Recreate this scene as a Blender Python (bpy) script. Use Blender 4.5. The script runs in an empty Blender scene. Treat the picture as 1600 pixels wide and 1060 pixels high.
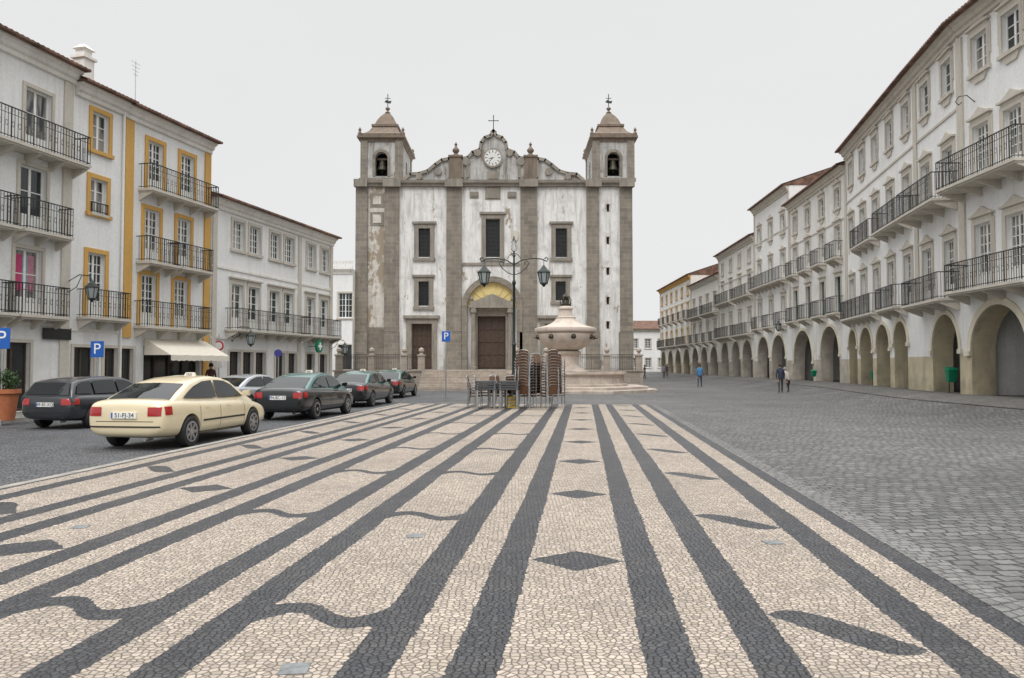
import bpy, bmesh, math, random
from mathutils import Vector, Matrix
from mathutils.bvhtree import BVHTree
R=random.Random(7)
SC=bpy.context.scene
C=SC.collection
rad=math.radians
# ------------------------------------------------------------ nodes
def N(nt,t,ins=None,**p):
    n=nt.nodes.new(t)
    for k,v in p.items(): setattr(n,k,v)
    for k,v in (ins or {}).items():
        if isinstance(v,E): v=v.k
        if isinstance(v,bpy.types.NodeSocket): nt.links.new(v,n.inputs[k])
        else: n.inputs[k].default_value=v
    return n
class E:
    def __init__(s,nt,k): s.nt=nt; s.k=k
    def o(s,op,b=None,c=None):
        ins={0:s.k}
        if b is not None: ins[1]=b
        if c is not None: ins[2]=c
        return E(s.nt,N(s.nt,'ShaderNodeMath',ins,operation=op).outputs[0])
    def __add__(s,b): return s.o('ADD',b)
    def __sub__(s,b): return s.o('SUBTRACT',b)
    def __mul__(s,b): return s.o('MULTIPLY',b)
    def __truediv__(s,b): return s.o('DIVIDE',b)
    def lt(s,b): return s.o('LESS_THAN',b)
    def gt(s,b): return s.o('GREATER_THAN',b)
    def abs(s): return s.o('ABSOLUTE')
    def rnd(s): return s.o('ROUND')
    def mx(s,b): return s.o('MAXIMUM',b)
def newmat(name):
    m=bpy.data.materials.new(name); m.use_nodes=True; nt=m.node_tree; nt.nodes.clear()
    out=nt.nodes.new('ShaderNodeOutputMaterial'); b=nt.nodes.new('ShaderNodeBsdfPrincipled')
    nt.links.new(b.outputs[0],out.inputs[0]); return m,nt,b
def c4(c): return (c[0],c[1],c[2],1)
def oc(nt): return nt.nodes.new('ShaderNodeTexCoord').outputs['Object']
def noise(nt,vec,scale,detail=4,rough=.55):
    return N(nt,'ShaderNodeTexNoise',{'Vector':vec,'Scale':scale,'Detail':detail,'Roughness':rough}).outputs['Fac']
def mr(nt,v,a,b,c=0.0,d=1.0):
    return N(nt,'ShaderNodeMapRange',{0:v,1:a,2:b,3:c,4:d}).outputs[0]
def mix(nt,f,a,b,mode='MIX'):
    return N(nt,'ShaderNodeMixRGB',{0:f,1:a,2:b},blend_type=mode).outputs[0]
def mapv(nt,vec,scale=(1,1,1),loc=(0,0,0)):
    return N(nt,'ShaderNodeMapping',{'Vector':vec,'Scale':scale,'Location':loc}).outputs[0]
def bump(nt,b,h,st,dist=.02):
    nt.links.new(N(nt,'ShaderNodeBump',{'Height':h,'Strength':st,'Distance':dist}).outputs[0],b.inputs['Normal'])
def setc(nt,b,c): nt.links.new(c,b.inputs['Base Color'])
def simple(name,col,rough=.6,metal=0,var=.18,scale=6,coat=0,spec=.5):
    m,nt,b=newmat(name); v=oc(nt)
    n=noise(nt,v,scale,5)
    dk=tuple(x*(1-var) for x in col); lt=tuple(min(1,x*(1+var)) for x in col)
    setc(nt,b,mix(nt,mr(nt,n,.3,.7),c4(dk),c4(lt)))
    b.inputs['Roughness'].default_value=rough; b.inputs['Metallic'].default_value=metal
    b.inputs['Coat Weight'].default_value=coat; b.inputs['Specular IOR Level'].default_value=spec
    return m
def plaster(name,col,dirt=(.22,.2,.17),amt=.6,lowdirt=0.0,patch=None,pamt=.62,seed=0,lo=.5):
    m,nt,b=newmat(name); v=mapv(nt,oc(nt),(1,1,1),(0,0,0)); vs=mapv(nt,v,(1,1,1),(seed*7.3,seed*3.1,0))
    a=mr(nt,noise(nt,vs,.7,6,.65),lo,lo+.28)
    st=mr(nt,noise(nt,mapv(nt,vs,(2.6,2.6,.22)),1,7,.7),lo,lo+.3)
    f=E(nt,a)*.7
    f=f.mx(E(nt,st))*amt
    fine=mr(nt,noise(nt,v,9,6,.7),.35,.7,.9,1.04)
    col_=mix(nt,f.k,c4(col),c4(dirt))
    if lowdirt:
        z=N(nt,'ShaderNodeSeparateXYZ',{0:v}).outputs[2]
        g=E(nt,mr(nt,z,0,4.0,1,0))*E(nt,mr(nt,noise(nt,vs,1.3,6),.3,.7))*lowdirt
        col_=mix(nt,g.k,col_,c4(tuple(x*.8 for x in dirt)))
    if patch:
        pm=mr(nt,noise(nt,mapv(nt,vs,(1,1,.6)),.55,8,.72),pamt,pamt+.03)
        col_=mix(nt,pm,col_,c4(patch))
    col_=mix(nt,1.0,col_,N(nt,'ShaderNodeCombineXYZ',{0:fine,1:fine,2:fine}).outputs[0],'MULTIPLY')
    setc(nt,b,col_); b.inputs['Roughness'].default_value=.9
    bump(nt,b,noise(nt,v,22,5),.25,.01)
    return m
def masonry(name,c1,c2,mortar,w=.9,h=.42,ms=.012,grime=(.10,.09,.07),gamt=.6):
    m,nt,b=newmat(name); v=oc(nt)
    s=N(nt,'ShaderNodeSeparateXYZ',{0:v})
    xy=E(nt,s.outputs[0])+E(nt,s.outputs[1])
    vv=N(nt,'ShaderNodeCombineXYZ',{0:xy,1:s.outputs[2]}).outputs[0]
    br=N(nt,'ShaderNodeTexBrick',{'Vector':vv,'Color1':c4(c1),'Color2':c4(c2),'Mortar':c4(mortar),'Scale':1.0,'Mortar Size':ms,'Brick Width':w,'Row Height':h,'Bias':0.0})
    g=mr(nt,noise(nt,mapv(nt,v,(1.5,1.5,.5)),1.0,8,.7),.42,.72)
    g=E(nt,g)*gamt
    c=mix(nt,g.k,br.outputs[0],c4(grime))
    sp=mr(nt,noise(nt,v,14,5,.7),.3,.7,.72,1.2)
    c=mix(nt,1.0,c,N(nt,'ShaderNodeCombineXYZ',{0:sp,1:sp,2:sp}).outputs[0],'MULTIPLY')
    setc(nt,b,c); b.inputs['Roughness'].default_value=.9
    bump(nt,b,noise(nt,v,8,6,.7),.6,.05)
    return m
# ---- facade materials
M_white=plaster('white_plaster',(.80,.80,.785),(.42,.40,.36),.5,.4)
M_whiteB=plaster('aged_white_plaster',(.76,.75,.72),(.36,.33,.28),.75,.4,seed=2)
M_white2=plaster('warm_white_plaster',(.79,.77,.72),(.38,.35,.30),.6,.4,seed=1)
M_cream=plaster('cream_plaster',(.62,.55,.42),(.26,.22,.18),.7,.6)
M_beige=plaster('beige_stone_trim',(.57,.53,.46),(.28,.25,.21),.6)
M_ochre=plaster('ochre_paint',(.62,.36,.10),(.38,.24,.10),.6)
M_ochredado=plaster('ochre_dado',(.60,.53,.36),(.26,.22,.17),.9,.8)
M_archtrim=plaster('pale_arch_trim',(.68,.63,.50),(.32,.28,.22),.7)
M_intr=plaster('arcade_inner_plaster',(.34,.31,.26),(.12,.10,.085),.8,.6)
M_pier=plaster('stained_pier_plaster',(.56,.51,.43),(.2,.17,.14),.9,.8)
M_church=plaster('church_peeling_plaster',(.74,.73,.71),(.17,.16,.145),.95,.8,(.31,.255,.19),.60,lo=.47)
M_tower=plaster('tower_peeling_plaster',(.62,.585,.53),(.20,.175,.15),1.0,.4,(.31,.255,.19),.50,seed=3,lo=.47)
M_churchd=plaster('church_dark_plaster',(.50,.49,.465),(.10,.092,.082),1.1,0,(.22,.19,.15),.56,lo=.44)
M_gran=masonry('granite_blocks',(.275,.24,.195),(.195,.172,.145),(.34,.31,.27),gamt=.6)
M_grand=masonry('dark_granite_blocks',(.23,.195,.155),(.165,.14,.118),(.28,.25,.22),.8,.4)
M_plat=masonry('platform_stone',(.42,.36,.30),(.35,.30,.25),(.2,.18,.16),1.2,.4,.01,(.15,.13,.11),.5)
M_trimstone=plaster('weathered_stone',(.29,.26,.22),(.10,.09,.075),1.0,lo=.46)
M_cupola=plaster('cupola_brown_stone',(.215,.165,.125),(.08,.07,.055),1.0,lo=.45)
M_marble=plaster('pink_marble',(.58,.50,.43),(.24,.20,.165),.8,.6)
M_tile=simple('clay_tiles',(.15,.085,.06),.9,0,.6,2.2)
M_iron=simple('black_iron',(.028,.03,.03),.5,.3,.2)
M_lampiron=simple('dark_green_iron',(.022,.03,.028),.4,.3,.2)
M_wfr=simple('white_window_paint',(.76,.76,.73),.5,0,.06)
M_gfr=simple('green_window_paint',(.03,.08,.06),.5,0,.2)
M_bfr=simple('brown_wood',(.06,.035,.022),.55,0,.3)
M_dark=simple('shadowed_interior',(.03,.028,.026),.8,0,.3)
M_shop=simple('shop_glass_dark',(.03,.035,.035),.12,0,.3,1.5)
M_awn=simple('awning_canvas',(.66,.61,.52),.85,0,.06)
M_steel=simple('brushed_aluminium',(.50,.50,.50),.35,.9,.1)
M_wick=simple('brown_wicker',(.12,.06,.03),.6,0,.4,40)
M_tab=simple('dark_table_top',(.06,.062,.066),.4,0,.2)
M_blue=simple('sign_blue',(.01,.10,.42),.35,0,.05)
M_purple=simple('sign_purple_blue',(.05,.05,.25),.35,0,.05)
M_wsign=simple('sign_white',(.78,.78,.78),.4,0,.03)
M_red=simple('sign_red',(.5,.02,.02),.4,0,.05)
M_green=simple('bin_green',(.0,.17,.085),.4,0,.1)
M_terra=simple('terracotta',(.42,.14,.06),.8,0,.15)
M_leaf=simple('leaves',(.05,.09,.03),.7,0,.5,8)
M_rubber=simple('tyre_rubber',(.02,.02,.02),.8,0,.2)
M_plate=simple('number_plate',(.75,.75,.72),.4,0,.02)
M_black=simple('black_plastic',(.015,.015,.015),.5,0,.2)
M_rim=simple('alloy_rim',(.45,.45,.46),.3,.8,.1)
M_tail=simple('red_lens',(.35,.01,.01),.12,0,.1,2,.8)
M_head=simple('clear_lens',(.6,.62,.64),.08,.3,.05,2,.8)
M_yel=simple('yellow_paint',(.55,.38,.05),.7,0,.1)
M_lun=plaster('lunette_yellow',(.72,.58,.26),(.5,.38,.2),.5)
M_clock=simple('clock_face_white',(.6,.6,.57),.5,0,.05)
M_bronze=simple('bronze',(.05,.045,.03),.45,.6,.3)
M_skin=simple('skin',(.42,.24,.17),.6,0,.05)
def glassmat(name,dark,light,rough=.07,prob=.45):
    m,nt,b=newmat(name); v=oc(nt)
    r=N(nt,'ShaderNodeObjectInfo').outputs['Random']
    n=noise(nt,mapv(nt,v,(3,3,.6)),1.3,3)
    f=E(nt,r).gt(1-prob)*E(nt,mr(nt,n,.35,.5))
    setc(nt,b,mix(nt,f.k,c4(dark),c4(light)))
    b.inputs['Roughness'].default_value=rough
    bump(nt,b,noise(nt,v,2.2,2),.12,.02)
    return m
M_glass=glassmat('window_glass',(.03,.035,.037),(.26,.25,.23),prob=.4)
M_cglass=glassmat('church_glass',(.012,.012,.014),(.02,.02,.02),.25,0)
M_carglass=glassmat('car_glass',(.012,.015,.016),(.03,.03,.03),.03,0)
M_lglass=simple('lantern_glass',(.30,.33,.33),.1,0,.1)
# ---- ground materials
def setts(name,cA,cB,mort,size,rot=0.0,wob=.05,rough=.7,mw=.09,pat=.0):
    m,nt,b=newmat(name); v=oc(nt)
    vv=N(nt,'ShaderNodeMapping',{'Vector':v,'Rotation':(0,0,rot)}).outputs[0]
    w=N(nt,'ShaderNodeTexNoise',{'Vector':vv,'Scale':.8,'Detail':2.0})
    w2=N(nt,'ShaderNodeTexNoise',{'Vector':vv,'Scale':8.0,'Detail':1.0})
    d1=N(nt,'ShaderNodeVectorMath',{0:w.outputs['Color'],1:(.5,.5,.5)},operation='SUBTRACT').outputs[0]
    d1=N(nt,'ShaderNodeVectorMath',{0:d1,3:.5},operation='SCALE').outputs[0]
    d2=N(nt,'ShaderNodeVectorMath',{0:w2.outputs['Color'],1:(.5,.5,.5)},operation='SUBTRACT').outputs[0]
    d2=N(nt,'ShaderNodeVectorMath',{0:d2,3:wob},operation='SCALE').outputs[0]
    vv=N(nt,'ShaderNodeVectorMath',{0:vv,1:d1},operation='ADD').outputs[0]
    vv=N(nt,'ShaderNodeVectorMath',{0:vv,1:d2},operation='ADD').outputs[0]
    br=N(nt,'ShaderNodeTexBrick',{'Vector':vv,'Color1':c4(cA),'Color2':c4(cB),'Mortar':c4(mort),'Scale':1.0,'Mortar Size':size*mw,'Mortar Smooth':.5,'Brick Width':size*1.2,'Row Height':size,'Bias':0.0})
    big=mr(nt,noise(nt,v,.16,7,.7),.3,.7,.62,1.22)
    sm=mr(nt,noise(nt,v,9,4,.7),.3,.7,.68,1.3)
    k=E(nt,big)*sm
    c=mix(nt,1.0,br.outputs[0],N(nt,'ShaderNodeCombineXYZ',{0:k,1:k,2:k}).outputs[0],'MULTIPLY')
    if pat:
        pf=mr(nt,noise(nt,mapv(nt,v,(1,1,1),(31,7,0)),.45,7,.7),.54,.66,0,pat)
        c=mix(nt,pf,c,(.06,.056,.048,1))
    setc(nt,b,c); b.inputs['Roughness'].default_value=rough
    h=E(nt,br.outputs['Fac'])*-1.0+E(nt,noise(nt,v,16,4))*.8
    bump(nt,b,h.k,1.0,.022)
    return m
M_ground=setts('grey_setts',(.175,.172,.165),(.10,.10,.098),(.042,.04,.036),.15,rad(-5),pat=.55)
M_street=setts('street_setts',(.125,.128,.135),(.08,.083,.088),(.035,.035,.035),.13,rad(-30),pat=.4)
M_side=setts('sidewalk_setts',(.30,.28,.25),(.22,.205,.185),(.12,.11,.10),.11,rad(10))
M_side2=setts('arcade_front_setts',(.18,.172,.158),(.125,.12,.11),(.055,.052,.047),.13,rad(30))
M_edge=setts('edge_stone',(.21,.205,.195),(.16,.157,.15),(.08,.08,.075),.10,rad(-5))
M_kerb=simple('kerb_stone',(.30,.28,.25),.85,0,.25,3)
def mosaic():
    m,nt,b=newmat('black_and_cream_mosaic'); v=oc(nt)
    SCL=23
    vo=N(nt,'ShaderNodeTexVoronoi',{'Vector':v,'Scale':SCL,'Randomness':.82},voronoi_dimensions='2D',feature='F1')
    ve=N(nt,'ShaderNodeTexVoronoi',{'Vector':v,'Scale':SCL,'Randomness':.82},voronoi_dimensions='2D',feature='DISTANCE_TO_EDGE')
    pm=N(nt,'ShaderNodeMixRGB',{0:.65,1:vo.outputs['Position'],2:v}).outputs[0]
    s=N(nt,'ShaderNodeSeparateXYZ',{0:pm})
    X=E(nt,s.outputs[0]);Y=E(nt,s.outputs[1])
    wob=E(nt,noise(nt,v,.6,2))*.06-.03
    t=X*.9957-Y*.0924+wob; q=X*.0924+Y*.9957
    tc=t+.06; k=(tc/1.63).rnd(); u=tc-k*1.63; a=u/.39; d=u.abs()
    stripe=d.gt(.39)*d.lt(.67)
    def wrap(c0):
        x=(q-c0)/3.3
        return (x-x.rnd())*3.3
    b0=wrap(6.46); b1=wrap(4.91)
    def isk(n): return (k-float(n)).abs().lt(.5)
    dia=(a.abs()+b0.abs()/.34).lt(.98)*(isk(0)+isk(-3))
    a2=a*a
    leaf=(b1+(a*1.6).o('SINE')*.27).abs().lt((a2*-1.0+1.0)*.24)*(isk(1)+isk(-4))
    sn=(a*math.pi).o('SINE')
    wave=(b1+sn*.13).abs().lt(a2*a2*.09+.10)*d.lt(.41)*(isk(-1)+isk(-2))
    dark=stripe.mx(dia).mx(leaf).mx(wave).o('MINIMUM',1.0)
    cell=N(nt,'ShaderNodeSeparateXYZ',{0:vo.outputs['Color']})
    br=mr(nt,cell.outputs[0],0,1,.72,1.2)
    big=mr(nt,noise(nt,v,.35,6,.65),.3,.7,.80,1.12)
    k2=E(nt,br)*big
    lightc=mix(nt,cell.outputs[1],(.42,.358,.285,1),(.44,.372,.318,1))
    darkc=mix(nt,cell.outputs[1],(.036,.039,.046,1),(.066,.067,.071,1))
    c=mix(nt,dark.k,lightc,darkc)
    c=mix(nt,1.0,c,N(nt,'ShaderNodeCombineXYZ',{0:k2,1:k2,2:k2}).outputs[0],'MULTIPLY')
    dirt=mr(nt,noise(nt,v,1.1,8,.74),.5,.78,0,.45)
    c=mix(nt,dirt,c,(.16,.145,.125,1))
    g=mr(nt,ve.outputs['Distance'],.02,.12)
    joint=mix(nt,dark.k,(.15,.122,.095,1),(.015,.015,.017,1))
    c=mix(nt,g,joint,c)
    setc(nt,b,c)
    nt.links.new(mr(nt,dark.k,0,1,.7,.45),b.inputs['Roughness'])
    h=E(nt,mr(nt,ve.outputs['Distance'],0,.16))+E(nt,noise(nt,v,40,3))*.3+E(nt,cell.outputs[2])*.4
    bump(nt,b,h.k,.8,.010)
    return m
M_mosaic=mosaic()
# ------------------------------------------------------------ meshes
class M:
    def __init__(s): s.v=[];s.f=[];s.m=[]
    def face(s,pts,m=0):
        n=len(s.v); s.v+=[tuple(p) for p in pts]; s.f.append(tuple(range(n,n+len(pts)))); s.m.append(m)
    def grid(s,rings,m=0,close=True,capa=True,capb=True):
        n=len(s.v); K=len(rings[0])
        for r in rings: s.v+=[tuple(p) for p in r]
        for i in range(len(rings)-1):
            for j in range(K if close else K-1):
                j2=(j+1)%K
                s.f.append((n+i*K+j,n+i*K+j2,n+(i+1)*K+j2,n+(i+1)*K+j)); s.m.append(m)
        if close and capa: s.f.append(tuple(n+j for j in reversed(range(K)))); s.m.append(m)
        if close and capb: s.f.append(tuple(n+(len(rings)-1)*K+j for j in range(K))); s.m.append(m)
    def box(s,x0,x1,y0,y1,z0,z1,m=0):
        s.grid([[(x0,y0,z0),(x1,y0,z0),(x1,y1,z0),(x0,y1,z0)],[(x0,y0,z1),(x1,y0,z1),(x1,y1,z1),(x0,y1,z1)]],m)
    def cyl(s,p0,p1,r0,r1=None,n=8,m=0,ph=0):
        if r1 is None: r1=r0
        p0=Vector(p0);p1=Vector(p1); d=(p1-p0).normalized()
        a=Vector((0,0,1)) if abs(d.z)<.9 else Vector((1,0,0))
        u=d.cross(a).normalized(); w=d.cross(u)
        f=lambda p,r:[p+(u*math.cos(ph+2*math.pi*i/n)+w*math.sin(ph+2*math.pi*i/n))*r for i in range(n)]
        s.grid([f(p0,r0),f(p1,r1)][::-1],m)
    def tube(s,pts,r,n=6,m=0):
        pts=[Vector(p) for p in pts]; rings=[]
        for i,p in enumerate(pts):
            d=(pts[min(i+1,len(pts)-1)]-pts[max(i-1,0)]).normalized()
            a=Vector((0,1,0)) if abs(d.y)<.9 else Vector((1,0,0))
            u=d.cross(a).normalized(); w=d.cross(u)
            rr=r[i] if isinstance(r,(list,tuple)) else r
            rings.append([p+(u*math.cos(2*math.pi*k/n)+w*math.sin(2*math.pi*k/n))*rr for k in range(n)])
        s.grid(rings[::-1],m)
    def rev(s,prof,cx=0,cy=0,n=24,m=0,ph=0,sy=1):
        s.grid([[(cx+r*math.cos(ph+2*math.pi*i/n),cy+sy*r*math.sin(ph+2*math.pi*i/n),z) for i in range(n)] for r,z in prof],m)
    def rect(s,prof,cx,cy,m=0):
        s.grid([[(cx-hx,cy-hy,z),(cx+hx,cy-hy,z),(cx+hx,cy+hy,z),(cx-hx,cy+hy,z)] for hx,hy,z in prof],m)
    def prism(s,poly,y0,y1,m=0):
        s.grid([[(x,y0,z) for x,z in poly],[(x,y1,z) for x,z in poly]],m)
    def mesh(s,name,mats,smooth=False,bevel=0,merge=False):
        me=bpy.data.meshes.new(name); me.from_pydata(s.v,[],s.f); me.update()
        for mt in mats: me.materials.append(mt)
        me.polygons.foreach_set('material_index',s.m)
        if smooth or merge or bevel:
            bm=bmesh.new(); bm.from_mesh(me)
            if merge: bmesh.ops.remove_doubles(bm,verts=bm.verts,dist=1e-4)
            bmesh.ops.recalc_face_normals(bm,faces=bm.faces)
            if bevel: bmesh.ops.bevel(bm,geom=[e for e in bm.edges if e.calc_face_angle(0)>.5],offset=bevel,segments=2,affect='EDGES',profile=.5)
            bm.to_mesh(me); bm.free()
        if smooth:
            me.polygons.foreach_set('use_smooth',[True]*len(me.polygons))
            try: me.set_sharp_from_angle(angle=rad(40))
            except Exception: pass
        return me
def put(me,name,parent=None,loc=(0,0,0),rz=0,label=None,rot=None):
    o=bpy.data.objects.new(name,me); C.objects.link(o)
    if parent: o.parent=parent
    o.location=loc; o.rotation_euler=rot or (0,0,rz)
    if label: o['label']=label
    return o
def top(name,label,cat,loc=(0,0,0),rz=0,me=None,group=None,kind=None):
    o=bpy.data.objects.new(name,me); C.objects.link(o)
    o.location=loc; o.rotation_euler=(0,0,rz)
    if label: o['label']=label
    if cat: o['category']=cat
    if group: o['group']=group
    if kind: o['kind']=kind
    return o
def copytree(src,loc,rz=None,label=None):
    o=src.copy(); C.objects.link(o); o.location=loc
    if rz is not None: o.rotation_euler=(0,0,rz)
    if label: o['label']=label
    def rec(a,b):
        for ch in a.children:
            c=ch.copy(); C.objects.link(c); c.parent=b; rec(ch,c)
    rec(src,o); return o
def textmesh(txt,size,mat,ext=.003):
    cu=bpy.data.curves.new('t','FONT'); cu.body=txt; cu.size=size; cu.extrude=ext; cu.align_x='CENTER'; cu.align_y='CENTER'
    o=bpy.data.objects.new('t',cu); C.objects.link(o)
    bpy.context.view_layer.update()
    me=bpy.data.meshes.new_from_object(o.evaluated_get(bpy.context.evaluated_depsgraph_get()))
    me.materials.clear(); me.materials.append(mat)
    bpy.data.objects.remove(o); return me
# ------------------------------------------------------------ camera + survey maths
F=1200.;CH=1.62;TH=math.atan(41/1200)
cam=bpy.data.cameras.new('camera'); co=bpy.data.objects.new('camera',cam); C.objects.link(co)
cam.sensor_width=36; cam.lens=27; cam.clip_end=2000; cam.clip_start=.1
co.location=(0,0,CH); co.rotation_euler=(math.pi/2+TH,0,0); SC.camera=co
def ray(px,py):
    u=(px-800)/F; v=(530-py)/F
    return u, math.cos(TH)-v*math.sin(TH), math.sin(TH)+v*math.cos(TH)
def sstep(a,b,x):
    t=max(0,min(1,(x-a)/(b-a))); return t*t*(3-2*t)
RP=[(17.0,14),(17.4,29.5),(18.3,34.5),(20.8,47.5),(21.8,60),(22.2,70),(22.7,84),(22.9,98),(23.2,120)]
def xf(y):
    if y<=RP[0][1]: return RP[0][0]
    for (a,b),(c,d) in zip(RP,RP[1:]):
        if y<=d: return a+(c-a)*(y-b)/(d-b)
    return RP[-1][0]
def gz(x,y):
    t=x*.9957-y*.0924
    z=-.1+.085*sstep(-7.2,-5.4,t)
    return z+.5*sstep(xf(y)-4.6,xf(y)-.6,x)
# ------------------------------------------------------------ ground
def frange(a,b,s):
    r=[];x=a
    while x<b-1e-6: r.append(x); x+=s
    return r
xs=[-400,-200,-80,-40]+frange(-24,28,.5)+[28,40,80,200,400]
ys=[-60,-20]+frange(-6,130,2)+[130,160,250,450,700]
m=M()
m.v=[(x,y,gz(x,y)) for y in ys for x in xs]; W=len(xs)
for j in range(len(ys)-1):
    for i in range(W-1):
        m.f.append((j*W+i,j*W+i+1,(j+1)*W+i+1,(j+1)*W+i))
        xm=(xs[i]+xs[i+1])/2; ym=(ys[j]+ys[j+1])/2
        m.m.append(1 if xm*.9957-ym*.0924<-6.5 else 0)
top('ground',None,None,me=m.mesh('ground',[M_ground,M_street],merge=True),kind='structure')
def ts(t,s,z=0): return (t*.9957+s*.0924,-t*.0924+s*.9957,z)
m=M(); T0,T1,S0,S1=-7.6,2.72,-4,32.0
m.face([ts(T0,S0),ts(T1,S0),ts(T1,S1),ts(T0,S1)])
top('pavement',None,None,me=m.mesh('pavement',[M_mosaic]),kind='structure')
def strip(m,t0,t1,s0,s1,z,zb=-.3,mi=0):
    m.grid([[ts(t0,s0,zb),ts(t1,s0,zb),ts(t1,s1,zb),ts(t0,s1,zb)],[ts(t0,s0,z),ts(t1,s0,z),ts(t1,s1,z),ts(t0,s1,z)]],mi)
m=M()
strip(m,T1,T1+.25,S0,S1+.2,.004); strip(m,T0,T1,S1,S1+.2,.004)
top('pavement_edge',None,None,me=m.mesh('pavement_edge',[M_edge]),kind='structure')
m=M()
s=S0
while s<S1+.2:
    strip(m,T0-.16,T0,s,min(s+.98,S1+.2),.006+R.uniform(-.002,.002)); s+=1.0
top('kerb',None,None,me=m.mesh('kerb',[M_kerb]),kind='structure')
LP=[(-18.6,17.5),(-17,25.5),(-16.4,28.5),(-15.8,31),(-14.45,36.5),(-11.5,49)]
m=M()
def offp(P,i,d):
    a=Vector(P[max(i-1,0)]);b=Vector(P[min(i+1,len(P)-1)]); t=(b-a).normalized(); n=Vector((t.y,-t.x)); p=Vector(P[i])+n*d; return p
for i in range(len(LP)-1):
    a0=offp(LP,i,-.5);b0=offp(LP,i+1,-.5);a1=offp(LP,i,2.3);b1=offp(LP,i+1,2.3);a2=offp(LP,i,2.48);b2=offp(LP,i+1,2.48)
    z=.03
    m.face([(*a0,z),(*a1,z),(*b1,z),(*b0,z)],0)
    m.face([(*a1,z+.004),(*a2,z+.004),(*b2,z+.004),(*b1,z+.004)],1)
    m.face([(*a2,-.2),(*b2,-.2),(*b2,z+.004),(*a2,z+.004)],1)
top('sidewalk',None,None,me=m.mesh('sidewalk',[M_side,M_kerb]),kind='structure')
m=M(); rows=[]
for y in frange(12,124,2):
    rows.append([(xf(y)-2.2+k*.4+.001,y,gz(xf(y)-2.2+k*.4,y)+.022) for k in range(7)])
m.grid(rows,0,close=False)
top('sidewalk.001',None,None,me=m.mesh('sidewalk_b',[M_side2]),kind='structure')
# ------------------------------------------------------------ building kit
def railing(m,x0,x1,y,z0,h,mi=0,orn=True,sp=.13):
    L=x1-x0; n=max(2,round(L/sp))
    m.box(x0,x1,y-.02,y+.02,z0+h-.035,z0+h,mi); m.box(x0,x1,y-.012,y+.012,z0+.06,z0+.085,mi)
    if orn: m.box(x0,x1,y-.01,y+.01,z0+h*.76,z0+h*.76+.016,mi)
    for i in range(n+1):
        x=x0+L*i/n; t=.0075 if i%7 else .015
        m.box(x-t,x+t,y-t,y+t,z0,z0+h-.03,mi)
        if orn and i<n:
            cx=x+L/n/2; r=L/n*.42
            if i%2:
                for zc,q in ((z0+h*.45,1.9),(z0+h*.88,.8)):
                    for k in range(8):
                        a=2*math.pi*k/8;b=2*math.pi*(k+1)/8
                        m.face([(cx+r*math.cos(a),y-.006,zc+q*r*math.sin(a)),(cx+r*math.cos(b),y-.006,zc+q*r*math.sin(b)),(cx+r*.75*math.cos(b),y-.006,zc+q*.78*r*math.sin(b)),(cx+r*.75*math.cos(a),y-.006,zc+q*.78*r*math.sin(a))],mi)
CACHE={}
# surround, frame, cols, rows, cap, sill, surround width, solid lower panel
STY={'plain':(M_white,M_wfr,2,3,0,1,.14,0),'beige':(M_beige,M_wfr,4,4,0,1,.15,0),'beigedoor':(M_beige,M_wfr,2,4,1,0,.15,1),
 'yel':(M_ochre,M_wfr,2,3,0,1,.17,0),'yeldoor':(M_ochre,M_wfr,4,5,0,0,.17,1),'whitedoor':(M_beige,M_wfr,2,2,0,0,.13,1),
 'bar':(M_beige,M_wfr,2,3,2,1,.15,0),'bardoor':(M_beige,M_wfr,4,5,2,0,.15,1),'gdoor':(M_beige,M_gfr,2,4,1,0,.14,1),
 'shop':(M_beige,M_bfr,2,1,0,0,.12,0)}
def winmesh(w,h,st):
    key=('w',round(w,2),round(h,2),st)
    if key in CACHE: return CACHE[key]
    surr,fr,cols,rows_,cap,sill,sw,pane=STY[st]
    m=M(); x=w/2
    if sw:
        p=-.055
        m.box(-x-sw,-x,p,-.002,0,h,0); m.box(x,x+sw,p,-.002,0,h,0); m.box(-x-sw,x+sw,p-.003,-.002,h,h+sw,0)
        if cap:
            m.box(-x-sw-.08,x+sw+.08,-.16,-.002,h+sw+.12,h+sw+.2,0); m.box(-x-sw+.04,x+sw-.04,-.07,-.002,h+sw,h+sw+.12,0)
        if cap==2:
            m.prism([(-x-sw,h+sw+.2),(x+sw,h+sw+.2),(x*.5,h+sw+.36),(0,h+sw+.5),(-x*.5,h+sw+.36)],-.1,-.002,0)
            m.box(-x-sw-.07,-x-sw,-.045,-.002,h*.3,h+sw,0); m.box(x+sw,x+sw+.07,-.045,-.002,h*.3,h+sw,0)
    if sill:
        m.box(-x-sw-.05,x+sw+.05,-.12,-.002,-.14,0,0)
        if cap==2: m.prism([(-x,-.14),(x,-.14),(x*.6,-.42),(-x*.6,-.42)][::-1],-.06,-.002,0)
    y0,y1=.13,.19; t=.065
    m.box(-x,-x+t,y0,y1,0,h,1); m.box(x-t,x,y0,y1,0,h,1); m.box(-x+t,x-t,y0,y1,h-t,h,1); m.box(-x+t,x-t,y0,y1,0,t*1.4,1)
    for i in range(1,cols):
        c=-x+t+(w-2*t)*i/cols; tt=.05 if cols%2==0 and i==cols//2 else .017
        m.box(c-tt,c+tt,y0+.004,y1,t*1.4,h-t,1)
    zb=t*1.4
    if pane:
        m.box(-x+t,x-t,y0+.012,y1-.01,zb,zb+h*.22,1); zb+=h*.22
    for j in range(1,rows_):
        z=zb+(h-t-zb)*j/rows_
        m.box(-x+t,x-t,y0+.008,y1-.01,z-.017,z+.017,1)
    m.face([(-x+t,y0+.035,t),(x-t,y0+.035,t),(x-t,y0+.035,h-t),(-x+t,y0+.035,h-t)],2)
    me=m.mesh('window',[surr,fr,M_shop if st=='shop' else M_glass])
    CACHE[key]=me; return me
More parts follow.
